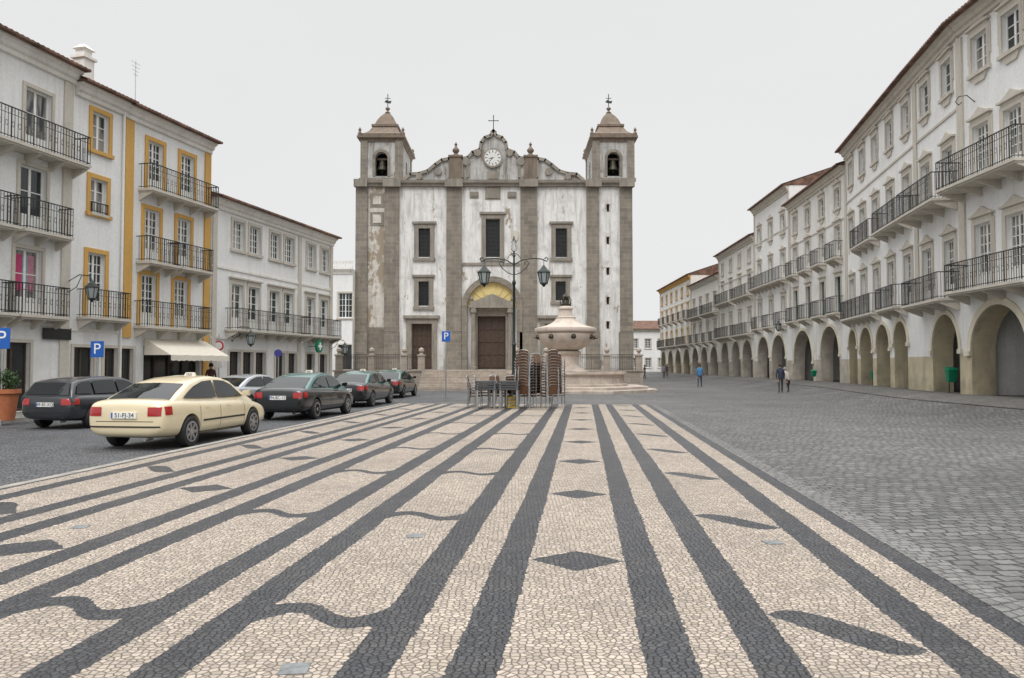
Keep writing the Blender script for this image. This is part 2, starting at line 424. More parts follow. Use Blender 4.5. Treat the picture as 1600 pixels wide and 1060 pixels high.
class Bld:
    def __init__(s,name,label,P0,P1,H,D=8,zb=-.3,cat='building'):
        s.P0=Vector(P0);s.P1=Vector(P1); d=s.P1-s.P0; s.L=d.length; s.d=d.normalized(); s.H=H;s.D=D;s.zb=zb
        s.e=top(name,label,cat,(P0[0],P0[1],0),math.atan2(d.y,d.x)); s.ops=[]
    def X(s,px,py=571):
        rx,ry,rz=ray(px,py); d=s.d; P=s.P0
        det=-d.x*ry+rx*d.y
        return (P.x*ry-rx*P.y)/det
    def Z(s,px,py):
        a=s.X(px,py); p=s.P0+s.d*a; rx,ry,rz=ray(px,py)
        return CH+rz*(p.y/ry)
    def op(s,x0,x1,z0,z1,arch=0,depth=.2): s.ops.append((x0,x1,z0,z1,arch,depth))
    def win(s,cx,w,z0,z1,st,name='window',label=None):
        s.op(cx-w/2,cx+w/2,z0,z1)
        return put(winmesh(w,z1-z0,st),name,s.e,(cx,0,z0),label=label)
    def part(s,name,mat,*boxes):
        for b in boxes:
            m=M(); m.box(*b); put(m.mesh(name,[mat]),name,s.e)
    def balcony(s,x0,x1,z,dep=.65,h=1.05,orn=True,slab=True):
        key=('b',round(x1-x0,2),dep,h,orn)
        if key not in CACHE:
            L=x1-x0; m=M()
            m.box(-L/2,L/2,-dep,-.004,-.1,0,0)
            if slab:
                m.box(-L/2+.05,L/2-.05,-dep+.06,-.004,-.16,-.1,0)
                n=max(2,int(L/1.1))
                for i in range(n+1):
                    x=-L/2+.12+(L-.24)*i/n
                    m.grid([[(x-.05,-.005,-.5),(x+.05,-.005,-.5),(x+.05,-.005,-.16),(x-.05,-.005,-.16)],[(x-.05,-dep*.85,-.2),(x+.05,-dep*.85,-.2),(x+.05,-dep*.85,-.16),(x-.05,-dep*.85,-.16)]],0)
            a=m.mesh('balcony',[M_beige])
            m=M(); railing(m,-L/2+.03,L/2-.03,-dep+.04,0,h,0,orn)
            for sx in (-L/2+.03,L/2-.03):
                m.box(sx-.018,sx+.018,-dep+.04,-.01,h-.035,h,0); m.box(sx-.01,sx+.01,-dep+.04,-.01,.06,.085,0)
                k=max(2,int(dep/.13))
                for i in range(1,k):
                    yy=-dep+.04+(dep-.05)*i/k; m.box(sx-.008,sx+.008,yy-.008,yy+.008,0,h-.03,0)
            b=m.mesh('railing',[M_iron]); CACHE[key]=(a,b)
        a,b=CACHE[key]; o=put(a,'balcony',s.e,((x0+x1)/2,0,z)); put(b,'railing',o)
        return o
    def mould(s,cx,r,zt,mat,wd=.2,n=18):
        m=M()
        P=lambda rr,an,y:(cx-rr*math.cos(an),y,zt+rr*math.sin(an))
        ro=r+wd; rings=[]
        for j in range(n+1):
            a=math.pi*j/n; rings.append([P(r,a,-.004),P(ro,a,-.004),P(ro,a,-.06),P(r,a,-.06)])
        m.grid(rings)
        put(m.mesh('arch_moulding',[mat]),'arch_moulding',s.e)
        for sx in (-1,1):
            x0=cx+sx*(r+.003); x1=cx+sx*(r+wd+.1)
            s.part('impost',mat,(min(x0,x1),max(x0,x1),-.11,-.004,zt-.18,zt-.003))
    def finish(s,mat,mat2=None,zcut=None,trim=M_beige,roof=True,rise=1.7,cor=.28,bands=()):
        m=M(); ops=s.ops; L=s.L
        xs_={0,L};zs={s.zb,s.H}
        if zcut: zs.add(zcut)
        for o in ops: xs_|={o[0],o[1]}; zs|={o[2],o[3]}
        xs_=sorted(x for x in xs_ if 0<=x<=L); zs=sorted(zs)
        for i in range(len(xs_)-1):
            for j in range(len(zs)-1):
                xc=(xs_[i]+xs_[i+1])/2; zc=(zs[j]+zs[j+1])/2
                if any(o[0]<xc<o[1] and o[2]<zc<o[3] for o in ops): continue
                m.face([(xs_[i],0,zs[j]),(xs_[i+1],0,zs[j]),(xs_[i+1],0,zs[j+1]),(xs_[i],0,zs[j+1])],1 if zcut and zc<zcut else 0)
        for x0,x1,z0,z1,ar,dp in ops:
            mi=1 if zcut and (z0+z1)/2<zcut else 0
            zt=z1-(x1-x0)/2 if ar else z1
            m.face([(x0,0,z0),(x0,dp,z0),(x0,dp,zt),(x0,0,zt)],mi); m.face([(x1,0,z0),(x1,0,zt),(x1,dp,zt),(x1,dp,z0)],mi)
            m.face([(x0,0,z0),(x1,0,z0),(x1,dp,z0),(x0,dp,z0)],mi)
            if not ar: m.face([(x0,0,z1),(x0,dp,z1),(x1,dp,z1),(x1,0,z1)],mi)
            else:
                r=(x1-x0)/2;cx=(x0+x1)/2;n=18
                for k in range(n):
                    a=math.pi*k/n;b=math.pi*(k+1)/n
                    pa=(cx-r*math.cos(a),zt+r*math.sin(a));pb=(cx-r*math.cos(b),zt+r*math.sin(b))
                    m.face([(pa[0],0,pa[1]),(pb[0],0,pb[1]),(pb[0],0,z1),(pa[0],0,z1)],0)
                    m.face([(pa[0],0,pa[1]),(pa[0],dp,pa[1]),(pb[0],dp,pb[1]),(pb[0],0,pb[1])],mi)
                    m.face([(pa[0],dp,pa[1]),(pa[0],dp,z1),(pb[0],dp,z1),(pb[0],dp,pb[1])],0)
        m.face([(0,0,s.zb),(0,0,s.H),(0,s.D,s.H),(0,s.D,s.zb)]); m.face([(L,0,s.zb),(L,s.D,s.zb),(L,s.D,s.H),(L,0,s.H)])
        m.face([(0,s.D,s.zb),(0,s.D,s.H),(L,s.D,s.H),(L,s.D,s.zb)]); m.face([(0,0,s.H),(L,0,s.H),(L,s.D,s.H),(0,s.D,s.H)])
        put(m.mesh('wall',[mat,mat2 or mat]),'wall',s.e)
        if cor:
            m=M(); pr=[(-.004,s.H-cor*1.8),(-.12,s.H-cor*1.7),(-.12,s.H-cor*1.2),(-.22,s.H-cor*1.0),(-.26,s.H-cor*.5),(-.38,s.H-cor*.3),(-.38,s.H+.02),(-.004,s.H+.02)]
            m.grid([[(x,y,z) for y,z in pr] for x in (0,L)]); put(m.mesh('cornice',[trim]),'cornice',s.e)
        for z,h,p in bands: s.part('string_course',trim,(0.01,L-.01,-p,-.0035,z,z+h))
        if roof:
            m=M(); n=int((L+.2)/.055); rows=[]; ye=-.62
            for yy,zz in ((ye,s.H+.05),(s.D*.5,s.H+.05+rise),(s.D,s.H+.05+rise*.1)):
                rows.append([(-.08+(L+.16)*i/n,yy,zz+.05*abs(math.sin(i*math.pi/4))) for i in range(n+1)])
            m.grid(rows,0,close=False)
            low=[(-.08+(L+.16)*i/n,ye,s.H) for i in range(n+1)]
            m.grid([low,rows[0]],0,close=False)
            m.face([(-.08,ye,s.H),(-.08,0,s.H+.015),(L+.08,0,s.H+.015),(L+.08,ye,s.H)][::-1],0)
            for x in (-.05,L+.05): m.face([(x,ye,s.H),(x,s.D,s.H),(x,s.D*.5,s.H+.04+rise)],0)
            put(m.mesh('roof',[M_tile]),'roof',s.e)
def arcade(b,dp=.8,z=4.1):
    m=M(); L=b.L; yb=5.2
    m.face([(0.02,yb,-.3),(L-.02,yb,-.3),(L-.02,yb,z),(0.02,yb,z)],0)
    m.face([(0.02,dp,z),(0.02,yb,z),(L-.02,yb,z),(L-.02,dp,z)],0)
    m.face([(0.02,dp,.46),(0.02,yb,.46),(L-.02,yb,.46),(L-.02,dp,.46)],1)
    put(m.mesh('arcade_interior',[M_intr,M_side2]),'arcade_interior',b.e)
    n=max(1,int(L/3.0))
    for i in range(n):
        put(winmesh(2.1,2.8,'shop'),'door',b.e,(L*(i+.5)/n,yb-.2,.5))
# ================= left row
b=Bld('town_house','white three storey townhouse with black iron balconies and shop below',(-18.6,17.5),(-16.4,28.5),12.6)
for z0,h,pxa,pxb in ((9.1,2.2,32,70),(6.3,2.25,25,65),(3.4,2.25,20,60)):
    x0,x1=b.X(pxa),b.X(pxb); b.win((x0+x1)/2,1.15,z0,z0+h,'whitedoor')
    b.win((x0+x1)/2-3.4,1.15,z0,z0+h,'whitedoor')
b.balcony(b.X(-60),b.X(113)-.1,9.05,.75); b.balcony(b.X(12),b.X(88),6.25); b.balcony(b.X(7),b.X(85),3.35)
b.balcony(b.X(-95),b.X(3),6.25);b.balcony(b.X(-95),b.X(3),3.35)
b.win(b.X(22),1.25,.05,2.4,'shop','door'); b.win(b.X(-30),1.6,.05,2.4,'shop'); 
b.finish(M_white,trim=M_white2,bands=((3.0,.12,.05),))
b.part('pilaster',M_beige,(b.L-.55,b.L-.12,-.06,-.004,-.2,12.1))
m=M(); a0,a1=b.X(63),b.X(108)-.05; m.box(a0,a1,-.12,-.062,2.55,2.95); put(m.mesh('shop_sign',[M_black],bevel=.01),'shop_sign',b.e)
m=M(); xc=(b.X(20)+b.X(60))/2
for i,(c0,c1) in enumerate(((-.4,-.1),(-.1,.12),(.12,.4))): m.box(xc+c0,xc+c1,.145,.16,4.2,5.45,i)
put(m.mesh('window_display',[simple('pink_cloth',(.5,.06,.16),.8),simple('teal_cloth',(.15,.35,.42),.8),simple('rose_cloth',(.45,.2,.25),.8)],merge=True),'window_display',b.e)
L1=b
b=Bld('town_house','white townhouse with ochre window frames and small iron balconies',(-16.4,28.5),(-15.8,31.0),12.25)
cx=b.X(150); b.win(cx,.85,9.95,11.45,'yel'); b.win(cx-.05,.85,7.5,8.85,'yel'); b.win(cx-.1,.9,3.5,5.95,'yeldoor')
b.balcony(.25,b.L-.2,3.45); b.balcony(cx-.5,cx+.4,7.5,.14,.42,orn=False,slab=False)
b.win(b.X(130),1.0,.9,2.3,'shop'); b.win(b.X(172),.7,.05,2.3,'shop','door')
b.finish(M_white,trim=M_white2,bands=((2.9,.1,.04),))
m=M(); m.cyl((b.L-.1,-.08,-.1),(b.L-.1,-.08,12),.05,n=8); put(m.mesh('drainpipe',[M_wfr],smooth=True),'drainpipe',b.e)
m=M(); m.rect([(.26,.26,12.4),(.26,.26,13.7),(.34,.34,13.7),(.34,.34,13.8),(.2,.2,13.8),(.2,.2,14.05),(.3,.3,14.1),(.1,.1,14.3)],1.35,.9)
put(m.mesh('chimney',[M_white2]),'chimney',b.e)
L2=b
b=Bld('town_house','tall white townhouse with ochre pilasters, door frames and ornate balconies',(-15.8,31),(-14.45,36.5),12.2)
for z0,h,ps in ((9.05,2.15,((222,252),(274,301))),(6.0,2.25,((218,248),(270,297))),(3.3,2.15,((215,243),(267,293)))):
    for p in ps: b.win((b.X(p[0])+b.X(p[1]))/2,.95,z0,z0+h,'yeldoor')
b.balcony(b.X(211),b.X(319),9.0,.7); b.balcony(b.X(209),b.X(259),5.95,.7); b.balcony(b.X(263),b.X(312),5.95,.7); b.balcony(b.X(207),b.X(310),3.25,.7)
b.win(b.X(197),.7,.05,2.3,'shop','door')
b.op(b.X(224),b.X(312),.4,2.45,0,.3)
b.finish(M_white,trim=M_white2)
b.part('pilaster',M_ochre,(.02,.5,-.07,-.004,2.75,11.7),(b.L-.45,b.L-.02,-.07,-.004,-.2,11.7))
m=M(); x0,x1=b.X(224),b.X(312); m.face([(x0,.3,.4),(x1,.3,.4),(x1,.3,2.45),(x0,.3,2.45)],0)
for k in range(5): xx=x0+(x1-x0)*k/4; m.box(xx-.04,xx+.04,.22,.29,.4,2.45,1)
m.box(x0,x1,.21,.29,2.3,2.45,1); put(m.mesh('shop_window',[M_shop,M_bfr]),'shop_window',b.e)
m=M(); x0,x1=b.X(222)+.05,b.X(318); n=24
top_=[(x0+(x1-x0)*i/n,-.05,2.75) for i in range(n+1)]
low=[(x0+(x1-x0)*i/n,-1.35,2.05+.01*math.sin(i*1.3)) for i in range(n+1)]
val=[(p[0],p[1]-.01,p[2]-.22-.03*abs(math.sin(i*math.pi/2))) for i,p in enumerate(low)]
m.grid([top_,low,val],0,close=False); m.face([top_[0],low[0],(x0,-.05,2.05)]);m.face([top_[-1],low[-1],(x1,-.05,2.05)])
put(m.mesh('awning',[M_awn],merge=True),'awning',b.e)
m=M(); bx=b.L*.52; m.cyl((bx,2,12.2),(bx,2,15.4),.02,n=5)
for k in range(4): m.cyl((bx-.3+.05*k,2,15.3-.18*k),(bx+.3-.05*k,2,15.3-.18*k),.01,n=4)
put(m.mesh('antenna',[M_steel]),'antenna',b.e)
L3=b
b=Bld('town_house','white two storey corner house with paired windows and long iron balcony',(-14.4,36.6),(-11.5,49),9.7,10)
for p0,p1 in ((361,378),(388,403),(421,434),(443,456),(478,490),(500,511)):
    cx=(b.X(p0)+b.X(p1))/2; b.win(cx,.98,7.45,8.9,'beige'); b.win(cx-.05,1.0,3.45,5.7,'beigedoor')
b.balcony(b.X(350),b.X(468),3.4,.75); b.balcony(b.X(471),b.X(517),3.4,.75)
for p0,p1 in ((358,374),(380,393),(400,412),(432,442),(450,462),(478,490),(499,509)):
    b.win((b.X(p0)+b.X(p1))/2,.95,.05,2.3,'shop','door')
b.finish(M_white,trim=M_white2,bands=((2.9,.12,.06),(6.35,.12,.06)))
for p in (328,464,515):
    x=min(max(b.X(p),.05),b.L-.4); b.part('pilaster',M_beige,(x,x+.35,-.07,-.004,-.2,9.15))
m=M(); x=b.X(482); m.cyl((x,-.75,2.75),(x,-.6,2.75),.38,n=20); m.box(x-.02,x+.02,-.6,0,2.73,2.77)
o=put(m.mesh('pharmacy_sign',[M_green]),'pharmacy_sign',b.e)
m=M(); m.prism([(x-.22,2.68),(x-.07,2.68),(x-.07,2.53),(x+.07,2.53),(x+.07,2.68),(x+.22,2.68),(x+.22,2.82),(x+.07,2.82),(x+.07,2.97),(x-.07,2.97),(x-.07,2.82),(x-.22,2.82)],-.775,-.752); put(m.mesh('cross_emblem',[M_wsign]),'cross_emblem',o)
L4=b
b=Bld('town_house','small white house with roof balustrade beside the church',(-17.9,74.5),(-15.5,74.5),11.0,8)
xm=b.X(539); b.win(xm,1.35,b.Z(539,497),b.Z(539,458),'beige'); b.win(xm,1.3,1.2,3.6,'shop','door')
b.finish(M_white,roof=False,trim=M_white2)
m=M(); m.box(0,b.L,.0,.12,11.65,11.8)
for k in range(11): m.rev([(.05,11.0),(.08,11.25),(.05,11.45),(.06,11.66)],.12+k*b.L/11,.06,6)
put(m.mesh('balustrade',[M_white2]),'balustrade',b.e)
# ================= right row
def rbuild(i,label,H,ncol,arches,rows,dado=M_ochredado,wall=M_white,ap=3.75,orn=True,**kw):
    far=RP[i+1]; near=RP[i]
    b=Bld('arcade_house',label,far,near,H,9)
    L=b.L
    for (z0,h,st,w,bal) in rows:
        p=L/ncol
        for k in range(ncol): b.win(p*(k+.5),w,z0,z0+h,st)
        if isinstance(bal,tuple):
            for a_,c_,dp_ in bal: b.balcony(p*a_+.35,p*c_-.35,z0-.05,dp_,orn=orn)
        elif bal==1:
            for k in range(ncol): b.balcony(p*(k+.5)-min(.88,p*.4),p*(k+.5)+min(.88,p*.4),z0-.05,.6,orn=orn)
        elif bal==2:
            k=0
            while k<ncol:
                n=2 if k+2<=ncol else 1
                b.balcony(p*k+.4,p*(k+n)-.4,z0-.05,.7,orn=orn); k+=n
        elif bal==3: b.balcony(.3,L-.3,z0-.05,.75,orn=orn)
    al=[]
    if isinstance(arches,int):
        p=L/arches; al=[(p*(k+.5),p*.7) for k in range(arches)]
    else:
        for p0,p1 in arches:
            a0,a1=b.X(p0),b.X(p1); a0=max(a0,.25); a1=min(a1,L-.25); al.append(((a0+a1)/2,a1-a0))
    for cx,aw in al:
        aw=min(aw,2*(ap-1.3))
        b.op(cx-aw/2,cx+aw/2,-.3,ap,1,.8)
    b.finish(wall,dado,2.0,**kw)
    arcade(b,z=ap+.35)
    for cx,aw in al:
        aw=min(aw,2*(ap-1.3)); b.mould(cx,aw/2,ap-aw/2,M_archtrim)
    b.part('pilaster',M_beige,(0.005,.22,-.06,-.004,ap+.4,H-.5),(L-.22,L-.005,-.06,-.004,ap+.4,H-.5))
    b.part('string_course',M_beige,(.23,L-.23,-.05,-.0035,H-3.3,H-3.2))
    return b
b=Bld('arcade_house','large white house with wide ochre arch and long iron balconies',(17.4,29.5),(17.15,19.5),14.9,9)
for cx in (b.X(1541),b.X(1592),b.X(1592)+2.5): 
    for z0,h,st in ((4.45,2.4,'bardoor'),(8.4,2.15,'bardoor'),(12.55,1.4,'bar')): b.win(cx,1.0,z0,z0+h,st)
b.balcony(.25,4.9,4.4,.9); b.balcony(.05,4.9,8.35,1.05,1.1)
b.op(.45,3.75,-.3,3.8,1,.9); b.op(5,8.3,-.3,3.8,1,.9)
b.finish(M_white,M_ochredado,2.0); arcade(b,.9)
b.part('pilaster',M_beige,(0.005,.25,-.08,-.004,4.5,14.3),(4.9,5.1,-.06,-.004,4.5,14.3))
b.mould(2.1,1.65,2.15,M_archtrim,.26); b.mould(6.65,1.65,2.15,M_archtrim,.26)
m=M(); m.tube([(1.0,-.01,11.5),(1.0,-.3,11.75),(1.0,-.6,11.7),(1.0,-.72,11.5),(1.0,-.6,11.38),(1.0,-.5,11.48)],.02,6); put(m.mesh('iron_bracket',[M_iron]),'iron_bracket',b.e)
A0=b
A1=rbuild(1,'white arcade house with moulded window surrounds and iron balconies',14.9,2,((1458,1500),),[(4.3,2.35,'bardoor',1.05,((0,2,.85),)),(8.25,2.15,'bardoor',1.05,((0,2,1.0),)),(12.55,1.4,'bar',1.0,0)],ap=3.7)
A2=rbuild(2,'long white arcade house with beige arches and black balconies',14.9,5,((1327,1340),(1345,1364),(1370,1391),(1398,1419)),[(4.45,2.35,'bardoor',1.05,((.1,2.9,.6),(3.2,4.6,.7))),(8.4,2.15,'bardoor',1.05,((1.1,2.9,.6),(3.1,4.9,.75))),(12.55,1.4,'bar',1.0,0)])
B1=rbuild(3,'white baroque arcade house with green shutters and individual balconies',14.1,4,((1241,1270),(1283,1312)),[(5.0,2.3,'gdoor',1.0,1),(8.5,2.1,'bardoor',1.0,1),(11.7,1.3,'bar',.95,0)],dado=M_pier,wall=M_whiteB,ap=4.2,orn=False)
B2=rbuild(4,'tall white arcade house with ornate window surrounds',15.8,3,((1185,1202),(1207,1228)),[(4.9,2.3,'bardoor',1.0,1),(8.5,2.2,'bardoor',1.0,3),(12.3,1.5,'bar',1.0,0)],dado=M_pier,wall=M_white,ap=4.1,orn=False)
C1=rbuild(5,'weathered cream arcade house with long balconies',13.5,4,((1128,1139),(1144,1157),(1161,1176)),[(4.6,2.2,'beigedoor',1.0,2),(8.2,2.1,'beigedoor',1.0,2),(11.3,1.2,'beige',.9,0)],dado=M_pier,wall=M_white2,orn=False,ap=4.0)
D1=rbuild(6,'cream coloured arcade house with tiled roof',11.6,4,3,[(4.4,2.1,'beigedoor',1.0,1),(7.6,2.0,'beigedoor',1.0,2)],dado=M_pier,wall=M_white2,orn=False)
D2=rbuild(7,'pale house with ochre cornice at the end of the street',13.2,6,4,[(4.4,2.1,'yeldoor',1.0,2),(7.8,2.0,'yeldoor',1.0,1),(10.8,1.2,'yel',.9,0)],dado=M_cream,wall=M_white2,trim=M_ochre,orn=False)
b=Bld('town_house','low white house with red tiled roof closing the street',(18.0,136),(30,136),8.0,9)
for z0 in (4.6,1.2):
    for k in range(5): b.win(1.5+k*2.3,1.0,z0,z0+1.7,'beige')
b.finish(M_white)
# ================= church
ch=Bld('church','whitewashed renaissance church with twin bell towers and granite pilasters',(-15.4,76),(12.0,76),19.6,30,.9,cat='church')
def CP(px,py): return ch.X(px,py),ch.Z(px,py)
def cbox(m,px0,px1,pt,pb,y0,y1,mi=0):
    x0,z1=CP(px0,pt); x1,z0=CP(px1,pb); m.box(x0,x1,y0,y1,z0,z1,mi)
def cwin(px0,px1,pt,pb,name='window'):
    x0,z1=CP(px0,pt);x1,z0=CP(px1,pb); w=x1-x0; ch.op(x0,x1,z0,z1,0,.5)
    m=M(); h=z1-z0
    s=.42
    m.box(-w/2-s,-w/2,-.16,-.002,-.1,h,0);m.box(w/2,w/2+s,-.16,-.002,-.1,h,0);m.box(-w/2-s,w/2+s,-.165,-.002,h,h+s,0)
    m.box(-w/2-s-.2,w/2+s+.2,-.3,-.002,h+s,h+s+.22,0); m.box(-w/2-s-.1,w/2+s+.1,-.22,-.002,-.4,-.1,0)
    m.face([(-w/2,.4,0),(w/2,.4,0),(w/2,.4,h),(-w/2,.4,h)],1)
    n=max(3,int(w/.3))
    for i in range(n+1): x=-w/2+w*i/n; m.box(x-.02,x+.02,.28,.32,0,h,2)
    for j in range(int(h/.4)+1): m.box(-w/2,w/2,.285,.315,j*.4,j*.4+.03,2)
    put(m.mesh('window',[M_trimstone,M_cglass,M_iron]),name,ch.e,((x0+x1)/2,0,z0))
cwin(654,672,357,402); cwin(759,781,342,402); cwin(868,886,357,402); cwin(654,670,440,478); cwin(868,884,440,470)
for py in (325,376,424,470,508):
    x0,z1=CP(948,py-6);x1,z0=CP(952,py+6); ch.op(x0,x1,z0,z1,0,.5)
    m=M(); w=(x1-x0)/2;h=z1-z0
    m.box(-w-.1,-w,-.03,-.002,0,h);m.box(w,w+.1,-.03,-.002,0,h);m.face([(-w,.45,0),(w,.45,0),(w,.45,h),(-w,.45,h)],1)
    put(m.mesh('slit_window',[M_tower,M_dark]),'slit_window',ch.e,((x0+x1)/2,0,z0))
def cdoor(px0,px1,pt):
    x0,z1=CP(px0,pt);x1,_=CP(px1,pt); z0=1.2; ch.op(x0,x1,z0,z1,0,.6); w=x1-x0;h=z1-z0; m=M()
    m.face([(-w/2,.5,0),(w/2,.5,0),(w/2,.5,h),(-w/2,.5,h)],0)
    for sx in (-1,1):
        for r in range(4):
            for c in range(2):
                xa=sx*(.08+c*(w/4-.06)); xb=xa+sx*(w/4-.14); za=.2+r*(h-.3)/4
                m.box(min(xa,xb),max(xa,xb),.44,.497,za,za+(h-.3)/4-.14,0)
    put(m.mesh('door',[M_bfr]),'door',ch.e,((x0+x1)/2,0,z0))
    m=M(); s=.5
    m.box(-w/2-s,-w/2,-.22,-.002,0,h);m.box(w/2,w/2+s,-.22,-.002,0,h);m.box(-w/2-s-.05,w/2+s+.05,-.24,-.002,h,h+.5);m.box(-w/2-s-.3,w/2+s+.3,-.45,-.002,h+.5,h+.8)
    put(m.mesh('door_surround',[M_trimstone]),'door_surround',ch.e,((x0+x1)/2,0,z0))
cdoor(643,675,506); cdoor(852,882,506); cdoor(746,790,494)
ch.finish(M_church,roof=False,cor=0,trim=M_gran)
for p0,p1 in ((557,574),(602,623),(698,721),(813,839),(916,936),(968,988)):
    m=M(); cbox(m,p0,p1,292,519,-.35,-.003); cbox(m,p0-1,p1+1,519.5,582,-.5,-.003)
    put(m.mesh('pilaster',[M_gran]),'pilaster',ch.e)
x0,z1=CP(574.3,292);x1,z0=CP(601.7,576)
m=M(); m.box(x0,x1,-.05,-.003,z0,z1); put(m.mesh('tower_render',[M_tower]),'tower_render',ch.e)
m=M(); cbox(m,574,602,512,580,-.3,-.055); put(m.mesh('tower_base',[M_grand]),'tower_base',ch.e)
for pt,pb in ((303,324),(332,353)): 
    m=M(); cbox(m,579,600,pt,pb,-.12,-.052,0); cbox(m,583,596,pt+4,pb-4,-.16,-.1205,1)
    put(m.mesh('tower_panel',[M_trimstone,M_tower]),'tower_panel',ch.e)
m=M(); x0,_=CP(556,285);x1,_=CP(989,285); 
pr=[(-.002,19.35),(-.32,19.4),(-.34,19.6),(-.55,19.7),(-.6,19.95),(.5,19.97),(.5,19.4)]
m.grid([[(x,y,z) for y,z in pr] for x in (x0-.1,x1+.1)])
put(m.mesh('cornice',[M_trimstone]),'cornice',ch.e)
for p0,p1 in ((556,575),(601,627),(697,723),(812,840),(915,938),(967,989)): 
    a,_=CP(p0,285);c,_=CP(p1,285); ch.part('capital',M_trimstone,(a-.05,c+.05,-.85,-.603,19.25,20.0))
m=M(); cbox(m,722,812,411,415,-.15,-.003); put(m.mesh('string_course',[M_trimstone]),'string_course',ch.e)
half=[(630,281),(641,272),(655,271),(668,267),(680,257),(690,250),(701,248),(722,248),(731,246),(738,238),(749,234),(751,223),(757,215),(766,212),(771,204)]
pts=[CP(*p) for p in half]; cxm=CP(771,250)[0]
poly=pts+[(2*cxm-x,z) for x,z in reversed(pts[:-1])]
m=M(); m.prism(poly,0.02,.9); put(m.mesh('gable',[M_churchd]),'gable',ch.e)
m=M()
for (xa,za),(xb,zb) in zip(poly,poly[1:]):
    d=Vector((xb-xa,zb-za)); n=Vector((-d.y,d.x)).normalized()*.2; e=d.normalized()*.06
    a=Vector((xa,za))-e; c=Vector((xb,zb))+e
    m.prism([(a.x-n.x,a.y-n.y),(c.x-n.x,c.y-n.y),(c.x+n.x*.5,c.y+n.y*.5),(a.x+n.x*.5,a.y+n.y*.5)],-.2,1.0)
for sx in (-1,1):
    for (dx,dz,r) in ((1.6,23.1,.36),(2.7,22.2,.4),(5.5,21.2,.36),(7.4,20.7,.32)):
        m.cyl((cxm+sx*dx,-.22,dz-.3),(cxm+sx*dx,1.0,dz-.3),r,n=14)
for p in (703,722,731,811,820,839): cbox(m,p-2,p+2,250,278,-.18,-.0)
put(m.mesh('gable_coping',[M_trimstone]),'gable_coping',ch.e)
for px in (712,829):
    m=M(); x,_=CP(px,250); z=CP(px,248)[1]
    m.rect([(.6,.5,20.0),(.6,.5,z+.1),(.72,.62,z+.1),(.72,.62,z+.28),(.4,.4,z+.28)],x,.25)
    m.rev([(.42,z+.28),(.42,z+.4),(.16,z+.55),(.34,z+.8),(.36,z+.95),(.16,z+1.2),(.08,z+1.35),(.17,z+1.5),(.02,z+1.75)],x,.3,12)
    put(m.mesh('pinnacle',[M_cupola]),'pinnacle',ch.e)
cx,cz=CP(770,248); m=M(); m.cyl((cx,-.25,cz),(cx,.01,cz),.98,n=32); o=put(m.mesh('clock',[M_trimstone]),'clock',ch.e)
m=M(); m.cyl((cx,-.29,cz),(cx,-.252,cz),.82,n=32); put(m.mesh('clock_face',[M_clock]),'clock_face',o)
m=M()
for k in range(12):
    a=k*math.pi/6; u=Vector((math.sin(a),math.cos(a))); w=Vector((u.y,-u.x))*.04
    q=[u*.54-w,u*.54+w,u*.76+w,u*.76-w]; m.face([(cx+p.x,-.296,cz+p.y) for p in q])
for a,l,w_ in ((rad(258),.42,.05),(rad(222),.62,.035)):
    u=Vector((math.sin(a),math.cos(a))); w=Vector((u.y,-u.x))*w_
    q=[-u*.08-w,-u*.08+w,u*l+w*.4,u*l-w*.4]; m.face([(cx+p.x,-.302,cz+p.y) for p in q])
put(m.mesh('clock_hands',[M_iron]),'clock_hands',o)
for px,pt,pb,pw in ((770,268,281,9),(770,292,312,12),(800,300,310,7),(741,300,310,7)):
    m=M(); cbox(m,px-pw,px+pw,pt,pb,-.12 if pt<285 else -.08,-.003); cbox(m,px-pw+2,px+pw-2,pt+2,pb-2,-.15,-.122)
    put(m.mesh('carved_panel',[M_trimstone]),'carved_panel',ch.e)
m=M(); x,z=CP(805,370); m.prism([(x-.35,z+.45),(x-.2,z+.52),(x,z+.62),(x+.2,z+.52),(x+.35,z+.45),(x+.36,z),(x+.22,z-.35),(x,z-.55),(x-.22,z-.35),(x-.36,z)],-.08,-.004)
put(m.mesh('coat_of_arms',[M_beige]),'coat_of_arms',ch.e)
m=M(); x,z=CP(771,206); m.rev([(.3,z-.2),(.32,z+.1),(.12,z+.25),(.05,z+.3)],x,.3,10)
m.cyl((x,.3,z+.2),(x,.3,z+1.7),.045,n=6); m.cyl((x-.45,.3,z+1.2),(x+.45,.3,z+1.2),.04,n=6)
for a,b_ in ((x-.45,z+1.2),(x+.45,z+1.2),(x,z+1.7)): m.rev([(.01,b_-.08),(.08,b_),(.01,b_+.08)],a,.3,6)
put(m.mesh('cross',[M_iron]),'cross',ch.e)
